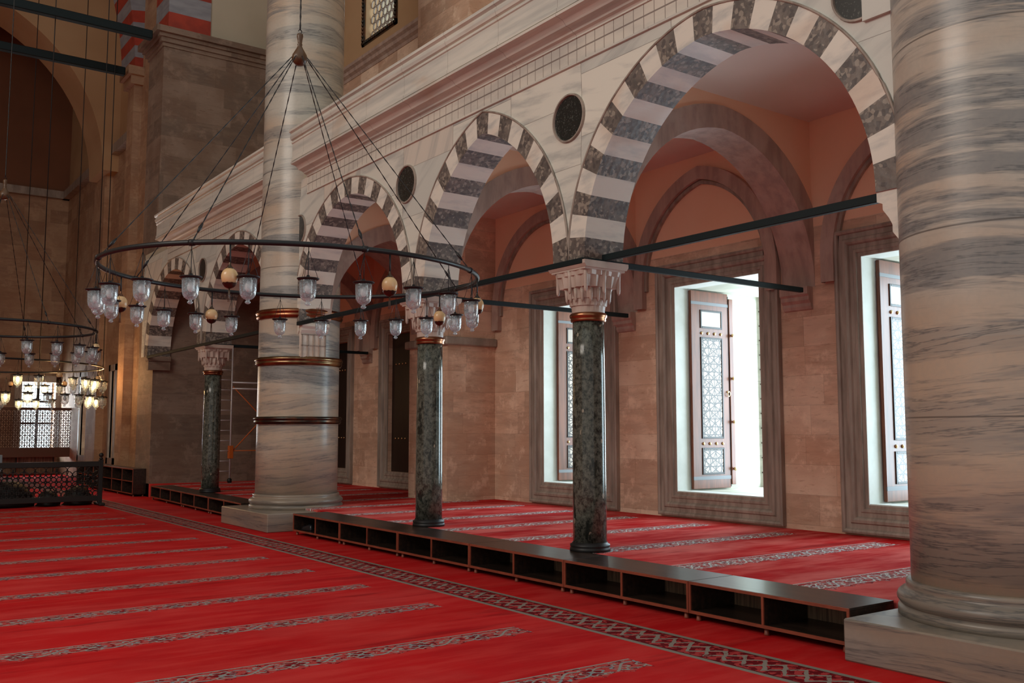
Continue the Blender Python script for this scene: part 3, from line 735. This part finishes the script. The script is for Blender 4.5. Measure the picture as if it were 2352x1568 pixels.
# ------------------------------------------------------------------ piers and the far end
PX,PY=6.93,25.14
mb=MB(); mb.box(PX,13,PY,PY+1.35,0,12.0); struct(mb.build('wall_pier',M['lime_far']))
mb=MB(); 
for k,(o,z0,z1) in enumerate(((.04,11.75,11.85),(.10,11.85,11.97),(.16,11.97,12.06),(.26,12.06,12.22))): mb.box(PX-o,13,PY-o,PY+1.35+o,z0,z1)
struct(mb.build('trim_61',M['lime_far']))
def stripes(x0,x1,y0,y1,z0,n,h,name):
    mb=MB()
    for k in range(n): mb.box(x0,x1,y0,y1,z0+k*h,z0+(k+1)*h,k%2)
    struct(mb.build(name,[M['redv'],M['greyv']]))
stripes(PX+.10,PX+1.22,PY+.02,PY+1.2,12.22,9,.52,'wall_pier_striped')
mb=MB(); mb.box(PX+1.2,14,PY+.05,PY+1.2,12.2,18); struct(mb.build('wall_pendentive',M['cream']))
# second pier
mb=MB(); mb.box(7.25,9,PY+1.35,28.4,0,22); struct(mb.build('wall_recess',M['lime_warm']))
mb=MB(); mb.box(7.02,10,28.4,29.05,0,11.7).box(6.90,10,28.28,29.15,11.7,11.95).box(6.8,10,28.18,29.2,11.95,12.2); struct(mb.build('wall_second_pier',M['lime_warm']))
# great striped arch springing from the second pier towards the left
def great_arch():
    mb=MB(); cx=-2.5; s=7.02-cx; rise=10.0; z0=12.2; N=44
    for i in range(N):
        u0=1-1.0*i/N; u1=1-1.0*(i+1)/N
        a0=arch_pt(s,rise,u0); a1=arch_pt(s,rise,u1); b0=arch_pt(s,rise,u0,1.5); b1=arch_pt(s,rise,u1,1.5)
        ya,yb=28.4,29.9
        vs=[(cx+p[0],yy,z0+p[1]) for yy in (ya,yb) for p in (a0,b0,b1,a1)]
        mb.add(vs,[(0,1,2,3),(7,6,5,4),(0,3,7,4),(1,5,6,2)],i%2)
    struct(mb.build('trim_62',[M['redv'],M['greyv']]))
great_arch()
# side wall of the far bay, with slit openings
def side_wall():
    mb=MB(); X=7.8
    ys=[29.9,32.4,33.0,35.95,37.3,41.3]
    mb.box(X,X+.9,29.0,32.35,0,11.0).box(X,X+.9,32.95,35.95,0,11.0).box(X,X+.9,37.2,41.3,0,11.0)
    for (a,b) in ((32.35,32.95),(35.95,37.2)): mb.box(X,X+.9,a,b,0,.8).box(X,X+.9,a,b,3.6,11.0)
    mb.box(X-.25,X+.1,33.9,35.3,0,11.0)
    struct(mb.build('wall_far_side',M['lime_warm']))
    mb=MB(); mb.box(X,X+.9,29.0,41.3,11.0,24); struct(mb.build('wall_far_side_upper',M['ochre']))
    f=MB()
    for (a,b) in ((32.35,32.95),(35.95,37.2)):
        f.box(X-.06,X+.05,a-.2,a,.6,3.8).box(X-.06,X+.05,b,b+.2,.6,3.8).box(X-.06,X+.05,a-.2,b+.2,3.6,3.8).box(X-.06,X+.05,a-.2,b+.2,.6,.8)
        
    struct(f.build('window_10',M['frame']))
    # far wall
    FY=41.0; mb=MB()
    mb.box(-12,6.42,FY,FY+1,0,11.0).box(7.66,9,FY,FY+1,0,11.0).box(6.42,7.66,FY,FY+1,0,.95).box(6.42,7.66,FY,FY+1,3.55,11.0)
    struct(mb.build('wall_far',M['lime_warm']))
    f=MB(); a,b,c,d=6.42,7.62,.95,3.55
    f.box(a-.25,a,FY-.08,FY+.02,c-.2,d+.25).box(b,b+.25,FY-.08,FY+.02,c-.2,d+.25).box(a-.25,b+.25,FY-.08,FY+.02,d,d+.25).box(a-.25,b+.25,FY-.1,FY+.02,c-.25,c)
    struct(f.build('window_11',M['frame']))
    g=MB(); 
    g.box(a+.55,a+.65,FY+.1,FY+.18,c,d)
    for z in (c+1.0,c+1.85): g.box(a,b,FY+.1,FY+.18,z-.04,z+.04)
    for k in range(1,12): g.box(a+(b-a)*k/12-.008,a+(b-a)*k/12+.008,FY+.12,FY+.15,c,d)
    for k in range(1,20): g.box(a,b,FY+.12,FY+.15,c+(d-c)*k/20-.008,c+(d-c)*k/20+.008)
    struct(g.build('window_12',M['iron']))
    # curved cornice and upper niche
    mb=MB(); mb.box(-12,9,FY-.25,FY+.2,10.85,11.15).box(X-.25,X+.3,29.9,41,10.85,11.15); struct(mb.build('trim_63',M['frame']))
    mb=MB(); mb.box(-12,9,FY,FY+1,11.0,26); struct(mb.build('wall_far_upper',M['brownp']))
    # plastered arch in front of the upper niche
    mb=MB(); Y=33.2; cx=2.1; s=5.2; z0=10.3; N=40
    pts=[(cx+p[0],z0+p[1]) for p in (arch_pt(s,5.4,-1+2*i/N) for i in range(N+1))]
    for (xa,za),(xb,zb) in zip(pts,pts[1:]):
        mb.add([(xa,Y,za),(xb,Y,zb),(xb,Y,26),(xa,Y,26)],[(0,1,2,3)]); mb.add([(xa,Y,za),(xb,Y,zb),(xb,Y+1.9,zb),(xa,Y+1.9,za)],[(0,1,2,3)])
    mb.box(cx+s,X+.2,Y,Y+1.9,10.3,26).box(-12,cx-s,Y,Y+1.9,0,26); struct(mb.build('wall_niche_arch',M['ochre']))
area('high_window_light',(-11,9,12),(radians(64),0,radians(-80)),9,6,NAVE,(1,.92,.82))
area('far_window_daylight',(6.8,41.6,2.3),(radians(-90),0,0),1.15,2.5,FARP,(.85,.95,1))
side_wall()
MB().box(-14,WX,13,46,22,22.4).build('ceiling_nave_shade',M['brownp'])['kind']='structure'  # unseen roof over the far part only, added to darken that end
MB().box(-14.4,-14,8,46,0,22.4).build('wall_left_shade',M['lime_warm'])['kind']='structure'  # out-of-view wall, added with the roof to cut light at the far end
BZ1,BZ2=11.94,11.95
for k,(a,b) in enumerate(((25.66,'near'),(28.35,'far'))):
    o=MB().bbox(-14,[6.60,6.70][k],-.10,.10,-.115,.115,.02).build('iron_beam',M['rod'],None,(0,[25.1,28.2][k],[BZ1,BZ2][k]))
    tag(o,['upper black iron beam crossing high at the top left','lower black iron beam crossing high at the top left'][k],'beam','black iron beams high at the top left')

# ------------------------------------------------------------------ shoe cabinets
def cabinet(L,ncomp,H,D,tiers,label,loc,rz=0,group=None):
    """open cabinet: front at local x=0 facing -x, runs along +y"""
    root=empty('shoe_cabinet',loc,label,'cabinet',group,rz)
    t=.02; z0=.06
    mb=MB(); mb.bbox(0.012,D,0.002,L-.002,H-t,H,.002).build('top_panel',M['lam'],root)
    mb=MB(); mb.bbox(.012,D,.002,L-.002,z0,z0+t,.002).build('bottom_panel',M['lam'],root)
    for y in (.002,L-t-.002): mb=MB(); mb.box(.012,D,y,y+t,z0+t,H-t).build('side_panel',M['lam'],root)
    for k in range(1,ncomp):
        y=L*k/ncomp-t/2; MB().box(.012,D-.02,y,y+t,z0+t,H-t).build('divider',M['lam'],root)
    for k in range(1,tiers):
        z=z0+(H-z0)*k/tiers; MB().box(.012,D-.02,t,L-t,z-.01,z+.01).build('shelf',M['lam'],root)
    MB().box(D-.012,D-.001,.02,L-.02,z0+t,H-t).build('back_panel',M['lamback'],root)
    e=MB(); e.box(0,.0125,0,L,H-.026,H-.001).box(0,.0125,0,L,z0,z0+.026).box(0,.0125,0,.022,z0+.026,H-.026).box(0,.0125,L-.022,L,z0+.026,H-.026)
    for k in range(1,ncomp): y=L*k/ncomp; e.box(0,.0125,y-.011,y+.011,z0+.026,H-.026)
    for k in range(1,tiers): z=z0+(H-z0)*k/tiers; e.box(0,.0125,.022,L-.022,z-.011,z+.011)
    e.build('edging',M['edge'],root)
    for (x,y) in ((.05,.07),(.05,L-.07),(D-.06,.07),(D-.06,L-.07),(.05,L/2)):
        MB().lathe([(.02,0),(.024,.004),(.022,.012),(.018,.06)],12,(x,y,0)).build('foot',M['edge'],root)
    return root
ys=[4.42,6.05,7.79,9.55,11.27,13.0,14.68]
names=['low dark cabinet with two openings, nearest, beside the right giant column','low dark cabinet just right of the green column foot, second from the right',
 'low dark cabinet just left of the right green column, third from the right','low dark cabinet in the middle of the near row, fourth from the right',
 'low dark cabinet below the middle green column, second from its left end','low dark cabinet at the left end of the near row holding black shoes']
for a,b,n in zip(ys,ys[1:],names):
    cabinet(b-a-.006,2,.335,.585,1,n,(6.315,a+.003,0),0,'low open shoe cabinets along the platform')
rzL=-radians(2.4)
import functools
p=Vector((6.42,17.32,0)); d=Vector((sin(-rzL),cos(rzL),0))
for L,nc,lab in ((2.05,2,'low dark cabinet touching the left side of the banded column pedestal'),(2.05,2,'middle low dark cabinet of the far row left of the banded column'),(2.75,3,'low dark cabinet with three openings at the far end beside the pier')):
    cabinet(L-.01,nc,.335,.5,1,lab,tuple(p),rzL,'low open shoe cabinets of the far row'); p=p+d*L
p=Vector((6.60,25.40,0))
for L,lab in ((3.2,'tall two-tier dark cabinet standing against the far pier'),(3.2,'second tall two-tier dark cabinet behind the first along the far pier')):
    cabinet(L-.01,3,.70,.34,2,lab,tuple(p),0,'two-tier shoe cabinets'); p=p+Vector((0,1,0))*L
for k in range(3):
    c=cabinet(2.6,2,.70,.35,1,['left','middle','right'][k]+' low cabinet of the three below the distant window',(1.9+2.62*(k+1)-2.2,40.2,0),pi/2,'cabinets below the distant window')
# a pair of shoes in the left cubby
def shoe(loc,rz,lab):
    root=empty('shoe',loc,lab,'shoe','black shoes in the cubby',rz)
    mb=MB(); n=14; P=[(-.13,.035,.05),(-.11,.04,.08),(-.05,.04,.085),(0,.042,.07),(.06,.047,.055),(.11,.042,.045),(.135,.02,.03)]
    vs=[]
    for (x,w,h) in P:
        for i in range(n): a=pi*i/(n-1); vs.append((x,w*cos(a),.012+h*sin(a)))
    fs=[(k*n+i,k*n+i+1,k*n+n+i+1,k*n+n+i) for k in range(len(P)-1) for i in range(n-1)]+[tuple(range(n)),tuple((len(P)-1)*n+i for i in range(n))]
    mb.add(vs,fs,0,True).build('upper',M['shoe'],root)
    MB().prism([(-.14,-.035),(-.14,.035),(-.04,.042),(.06,.05),(.12,.04),(.145,0),(.12,-.04),(.06,-.05),(-.04,-.042)],'z',0,.014).build('sole',M['iron'],root)
shoe((6.46,14.42,.085),radians(100),'glossy black shoe at the front of the leftmost cubby of the near row')
shoe((6.60,14.30,.085),radians(85),'black shoe behind another in the leftmost cubby of the near row')

# ------------------------------------------------------------------ pierced screen and things around it
def lattice(mb,x0,x1,z0,z1,y,r,px,pz,w,th):
    j=0; z=z0
    while z<=z1+.001:
        x=x0+(px/2 if j%2 else 0)
        while x<=x1+.001:
            vs=[];fs=[];q=12
            for i in range(q):
                a=2*pi*i/q
                for rr in (r-w,r+w):
                    for yy in (y,y+th): vs.append((min(max(x+rr*cos(a),x0),x1),yy,min(max(z+rr*sin(a),z0),z1)))
            for i in range(q):
                p=(i+1)%q; fs+=[(i*4,p*4,p*4+2,i*4+2),(i*4+1,i*4+3,p*4+3,p*4+1),(i*4,i*4+1,p*4+1,p*4),(i*4+2,p*4+2,p*4+3,i*4+3)]
            mb.add(vs,fs); x+=px
        z+=pz; j+=1
def screen():
    root=empty('pierced_screen',(5.28,23.0,0),'low black pierced wooden screen with ball finial at far left','screen')
    m=M['lattice']
    for k,(a,b) in enumerate(((-2.2,-.05),(-4.4,-2.25))):
        mb=MB(); lattice(mb,a,b,.22,.86,-.01,.125,.215,.107,.0095,.02); mb.build('lattice_panel',m,root)
    MB().bbox(-4.5,.0,-.03,.03,.86,.98,.008).build('top_rail',m,root)
    MB().bbox(-4.5,.0,-.025,.025,.10,.22,.008).build('bottom_rail',m,root)
    for x in (0,-2.22):
        mb=MB(); mb.bbox(x-.045,x+.045,-.045,.045,0,1.02,.008)
        mb.lathe([(.03,1.02),(.045,1.04),(.03,1.06),(.02,1.07),(.045,1.09),(.052,1.12),(.04,1.15),(.01,1.17)],16,(x,0,0)); mb.build('post',m,root)
        MB().bbox(x-.06,x+.06,-.28,.28,0,.07,.02).build('foot',m,root)
screen()
def lump(loc,sx,sy,sz,lab,name='bag'):
    root=empty(name,loc,lab,'bag','dark bags behind the screen')
    mb=MB(); n=16; rings=9; vs=[]
    for k in range(rings):
        f=k/(rings-1); rr=sqrt(max(.0,1-(f*.98)**2.6)); 
        for i in range(n):
            a=2*pi*i/n; w=1+.10*sin(3*a+k)+.06*sin(5*a-k*2)
            vs.append((sx*rr*w*cos(a),sy*rr*w*sin(a),sz*f))
    fs=[(k*n+i,k*n+(i+1)%n,k*n+n+(i+1)%n,k*n+n+i) for k in range(rings-1) for i in range(n)]+[tuple(range(n-1,-1,-1)),tuple((rings-1)*n+i for i in range(n))]
    mb.add(vs,fs,0,True).build('body',M['lattice'],root)
    MB().tube([(-.12,0,sz*.95),(-.08,0,sz*1.12),(.08,0,sz*1.12),(.12,0,sz*.95)],.012,6).build('handle',M['iron'],root)
lump((3.50,23.6,0),.55,.35,.56,'big black rounded bag behind the left part of the screen')
lump((4.32,23.5,0),.24,.25,.34,'small black bag behind the middle of the screen')
lump((4.93,23.5,0),.30,.28,.42,'black bag leaning behind the right end of the screen')
def grey_box():
    root=empty('grey_panel',(3.05,24.2,0),'plain grey panel standing behind the screen at the left edge','panel')
    MB().bbox(-.5,.42,0,.12,.75,1.12,.01).build('board',M['greybox'],root)
    MB().bbox(-.05,.03,.02,.1,0,.76,.006).build('post',M['iron'],root); MB().bbox(-.25,.25,-.12,.22,0,.04,.01).build('foot',M['iron'],root)
grey_box()
def far_screen():
    root=empty('wooden_screen',(5.15,38.9,0),'brown wooden lattice screen in front of the distant window','screen')
    mb=MB(); lattice(mb,0,2.75,1.05,2.45,0,.10,.16,.09,.009,.02); mb.build('lattice_panel',M['blattice'],root)
    MB().bbox(-.03,2.83,-.03,.04,2.42,2.52,.01).build('top_rail',M['blattice'],root); MB().bbox(-.03,2.83,-.03,.04,.7,1.05,.01).build('bottom_rail',M['blattice'],root)
    for x in (-.03,2.81): MB().bbox(x-.05,x+.05,-.05,.06,0,2.7,.01).build('post',M['blattice'],root)
far_screen()
# scaffold tower in the far bay
def scaffold():
    root=empty('scaffold_tower',(8.36,24.35,PF),'narrow aluminium scaffold tower in shade left of the banded column','scaffold')
    H=3.55; W=.36
    for k,x in enumerate((0,2.0)):
        for xx in (x,x+W): MB().tube([(xx,0,.12),(xx,0,H)],.022,8).build('upright',M['alu'],root)
        for i in range(13): MB().tube([(x,0,.3+i*.26),(x+W,0,.3+i*.26)],.014,6).build('rung',M['alu'],root)
        for xx in (x,x+W): MB().lathe([(.03,0),(.06,.02),(.06,.10),(.03,.12)],12,(xx,0,0)).build('castor',M['iron'],root)
    for a,b in (((W,0,.75),(2.0,0,2.5)),((W,0,2.5),(2.0,0,.9)),((W,0,.82),(2.0,0,.82))): MB().tube([a,b],.015,6).build('brace',M['orange'],root)
    MB().tube([(W,0,2.58),(2.0,0,2.58)],.022,8).build('rail',M['alu'],root); MB().tube([(W,0,2.42),(2.0,0,2.42)],.022,8).build('rail',M['alu'],root)
    MB().bbox(W-.05,W+.07,-.05,.06,.62,.95,.01).build('clamp',M['orange'],root)
scaffold()

# ------------------------------------------------------------------ chandeliers and lamps
def lamp_proto(scale=1,lit=False,label='',group=''):
    root=empty('glass_lamp',(0,0,0),label,'lamp',group)
    s=scale
    MB().lathe([(.058*s,-.312*s),(.068*s,-.308*s),(.069*s,-.288*s),(.084*s,-.287*s),(.094*s,-.278*s),(.095*s,-.272*s),(.086*s,-.270*s),(.05*s,-.268*s),(.016*s,-.262*s),(.012*s,-.245*s)],28).build('rim',M['iron'],root)
    prof=[(.070,-.29),(.072,-.30),(.072,-.33),(.071,-.37),(.069,-.40),(.063,-.43),(.050,-.452),(.030,-.467),(.020,-.470),(.016,-.474),(.014,-.480),(.022,-.486),(.024,-.494),(.017,-.503),(.004,-.508)]
    MB().lathe([(r*s,z*s) for r,z in prof],28,cap=False).build('glass',M['glass'],root)
    MB().lathe([(.006*s,-.30*s),(.014*s,-.31*s),(.027*s,-.345*s),(.028*s,-.375*s),(.014*s,-.40*s),(.003*s,-.405*s)],14).build('bulb',M['lit'] if lit else M['bulb'],root)
    MB().tube([(0,0,0),(0,0,-.25*s)],.0035,6).build('stem',M['iron'],root)
    for i in range(3):
        a=2*pi*i/3+.4; MB().tube([(0,0,-.03),(.084*s*cos(a),.084*s*sin(a),-.275*s)],.0022,5).build('chain',M['iron'],root)
    return root
def egg_proto(label,group):
    root=empty('ostrich_egg_pendant',(0,0,0),label,'pendant',group)
    e=MB().lathe([(.004,-.372)]+[(.070*sin(t)*(1+.05*cos(t)),-.292+.082*cos(t)) for t in [pi*(1-k/14) for k in range(1,14)]]+[(.004,-.210)],28).build('egg',M['egg'],root)
    MB().lathe([(.008,-.165),(.014,-.19),(.028,-.208),(.036,-.216),(.030,-.218)],20,cap=False).build('cap',M['bronze'],e)
    mb=MB(); n=32; vs=[]
    for q,(r,z) in enumerate(((.061,-.345),(.050,-.364),(.034,-.378),(.01,-.388))):
        for i in range(n): a=2*pi*i/n; rr=r; zz=z+(.007*abs(sin(a*5)) if q==0 else 0); vs.append((rr*cos(a),rr*sin(a),zz))
    mb.add(vs,[(k*n+i,k*n+(i+1)%n,k*n+n+(i+1)%n,k*n+n+i) for k in range(3) for i in range(n)],0,True).build('cup',M['bronze'],e)
    MB().tube([(0,0,.0),(0,0,-.19)],.008,8).build('stem',M['iron'],root)
    mb=MB(); 
    for k in range(4): a=pi/2*k; mb.tube([(.004*cos(a),.004*sin(a),-.38),(.01*cos(a),.01*sin(a),-.50)],.0022,5)
    mb.build('tassel',M['wood_hub'],root)
    return root
def chandelier(c,R,tilt,hubz,chains,topz,label,tube=.024,rs=1,nch=8,cab=None):
    root=empty('ring_chandelier',c,label,'chandelier','ring chandeliers')
    T=lambda a,r=R,dz=0: (r*cos(a),r*sin(a),tilt*r*sin(a)+dz)
    MB().tube([T(2*pi*i/96) for i in range(96)],tube,12,closed=True).build('ring',M['ring_iron'],root)
    for a in chains:
        p=[Vector(T(radians(a)+d)) for d in (-.012,.012)]; MB().tube(p,tube+.006,12).build('sleeve',M['iron'],root)
    if hubz:
        hz=hubz-c[2]
        MB().lathe([(.006,-.075),(.045,-.07),(.075,-.035),(.083,0),(.075,.035),(.05,.08),(.03,.115),(.022,.14),(.028,.15),(.022,.16),(.026,.20),(.034,.24),(.030,.265),(.01,.275)],24,(0,0,hz)).build('hub',M['wood_hub'],root)
        mb=MB()
        mb.tube([(.018*cos(t),0,hz+.295+.02*sin(t)) for t in [radians(-90+30*i) for i in range(10)]],.005,6); mb.build('hook',M['iron'],root)
        for a in chains:
            q=Vector(T(radians(a))); top=Vector((.085*cos(radians(a)),.085*sin(radians(a)),hz+.0)); n=46; P=[];rr=[]
            mb=MB()
            for i in range(n+1):
                P.append(top.lerp(q,i/n)); rr.append(.0068 if i%2 else .0036)
            mb.tube(P,rr,6); pl=q.lerp(top,.045); ph=q.lerp(top,.085)
            mb.tube([pl,pl.lerp(ph,.5),ph],[.008,.016,.008],8)
            mb.build('chain',M['iron'],root)
        mb=MB(); n=int((topz-hubz-.3)/.05); P=[(0,0,hz+.31+i*(topz-hubz-.3)/n) for i in range(n+1)]; mb.tube(P,[.010 if i%2 else .006 for i in range(n+1)],6); mb.build('suspension_cable',M['iron'],root)
    if cab:
        for a in cab:
            q=T(radians(a)); MB().tube([q,(q[0],q[1],topz-c[2])],.012,6).build('suspension_cable',M['iron'],root)
    return T
RC=(3.973,9.315,3.273)
T1=chandelier(RC,1.9,.022,5.60,[-140,-95,-50,-5,40,85,130,175],14,'large black iron ring chandelier with wooden hub, in front of the arches')
near=[-172,-156,-140,-124.7,-109.8,-95.2,-79.7,-65,-48.5]
far=[-20,-4,13,27.5,42,57,72,89.5,103,116,128.5,144,157,172]
ordn=['first','second','third','fourth','fifth','sixth','seventh','eighth','ninth','tenth','eleventh','twelfth','thirteenth','fourteenth']
G='glass lamps hanging from the large chandelier'
P0=lamp_proto(1,False,'x',G); cnt=0
for lst,side in ((near,'near'),(list(reversed(far)),'far')):
    for i,a in enumerate(lst):
        o=P0 if cnt==0 else copy_tree(P0); cnt+=1
        t_=T1(radians(a)); o.location=(RC[0]+t_[0],RC[1]+t_[1],RC[2]+t_[2]-.02)
        o.rotation_euler=(0,0,a)
        o['label']='bell-shaped glass lamp on the %s rim of the large chandelier, %s from the left'%(side,ordn[i])
        o['group']=G
E0=egg_proto('x','ostrich eggs on the large chandelier')
for i,(a,lab) in enumerate(((-129.5,'large cream egg on the near rim, left of the banded column'),(-87.6,'large cream egg on the near rim, before the third arch'),(-37,'cream egg at the right tip of the chandelier ring'),
    (6,'smaller cream egg on the far rim in front of the middle capital'),(97,'smaller cream egg low on the far rim, left of the banded column'),(138,'cream egg half hidden behind lamps at the left tip of the ring'))):
    o=E0 if i==0 else copy_tree(E0); t_=T1(radians(a)); o.location=(RC[0]+t_[0],RC[1]+t_[1],RC[2]+t_[2]-.01); o['label']=lab
# second ring
R2C=(2.40,17.9,3.36)
T2=chandelier(R2C,1.52,0,5.62,[20+45*k for k in range(8)],14,'middle-distance ring chandelier with its hub at the far left edge',.022)
G2='glass lamps of the second chandelier'; L0=lamp_proto(1.1,False,'x',G2)
vis=[a for a in range(-172,188,18)]; k=0
for a in vis:
    if not(-105<a<100): continue
    o=L0 if k==0 else copy_tree(L0); t_=T2(radians(a)); o.location=(R2C[0]+t_[0],R2C[1]+t_[1],R2C[2]+t_[2]); 
    o['label']='small glass lamp on the second ring chandelier, %s going from near rim to far rim'%ordn[min(k,13)]; o['group']=G2; k+=1
o=copy_tree(E0); t_=T2(radians(-18)); o.location=(R2C[0]+t_[0],R2C[1]+t_[1],R2C[2]+t_[2]); o['label']='grey-cream egg near the right end of the second ring chandelier'; o['group']='eggs on the farther chandeliers'
# third, biggest ring, partly lit
R3C=(3.25,28.3,3.36); R3=3.15
T3=chandelier(R3C,R3,0,None,[],22,'large distant ring chandelier with glowing lamps',.022,cab=[-70,-35,-5,30,60])
G3='lamps of the distant glowing chandelier'
LA=lamp_proto(1.35,True,'x',G3); LB=lamp_proto(1.35,False,'x',G3); ka=kb=0
idx=0; far_lit=[]; EGA=(-60,-30,0,35,65)
for lev,(st,off,dz) in enumerate(((9,0,0),(9,4.5,-.42))):
    a=-88+off
    while a<92:
        if min(abs(a-q) for q in EGA)<2.6: a+=st; idx+=1; continue
        lit=(idx*7)%5 in (0,2)
        if lit: o=LA if ka==0 else copy_tree(LA); ka+=1
        else: o=LB if kb==0 else copy_tree(LB); kb+=1
        t_=T3(radians(a)); o.location=(R3C[0]+t_[0],R3C[1]+t_[1],R3C[2]+t_[2]+dz)
        if lit: far_lit.append(o.location.copy())
        side='near' if a<0 else 'far'; q=int((a+90)//9) if a<0 else int((91-a)//9)
        o['label']='%s %s-tier lamp, %s side of the distant chandelier, %s towards its right tip'%('glowing' if lit else 'unlit glass','upper' if lev==0 else 'lower',side,ordn[min(q,13)])
        o['group']=G3; idx+=1; a+=st
for i,a in enumerate((-60,-30,0,35,65)):
    o=copy_tree(E0); t_=T3(radians(a)); o.location=(R3C[0]+t_[0],R3C[1]+t_[1],R3C[2]+t_[2]-.05); o['label']='egg on the distant glowing chandelier, %s going from near rim to far rim'%ordn[i]; o['group']='eggs on the farther chandeliers'
# the glow of the lit lamps, gathered in a few lights where they hang
for a in (-60,-25,10,45):
    t_=T3(radians(a)); point('chandelier_glow',(R3C[0]+t_[0],R3C[1]+t_[1],R3C[2]-.3),42,(1,.55,.22),.15)
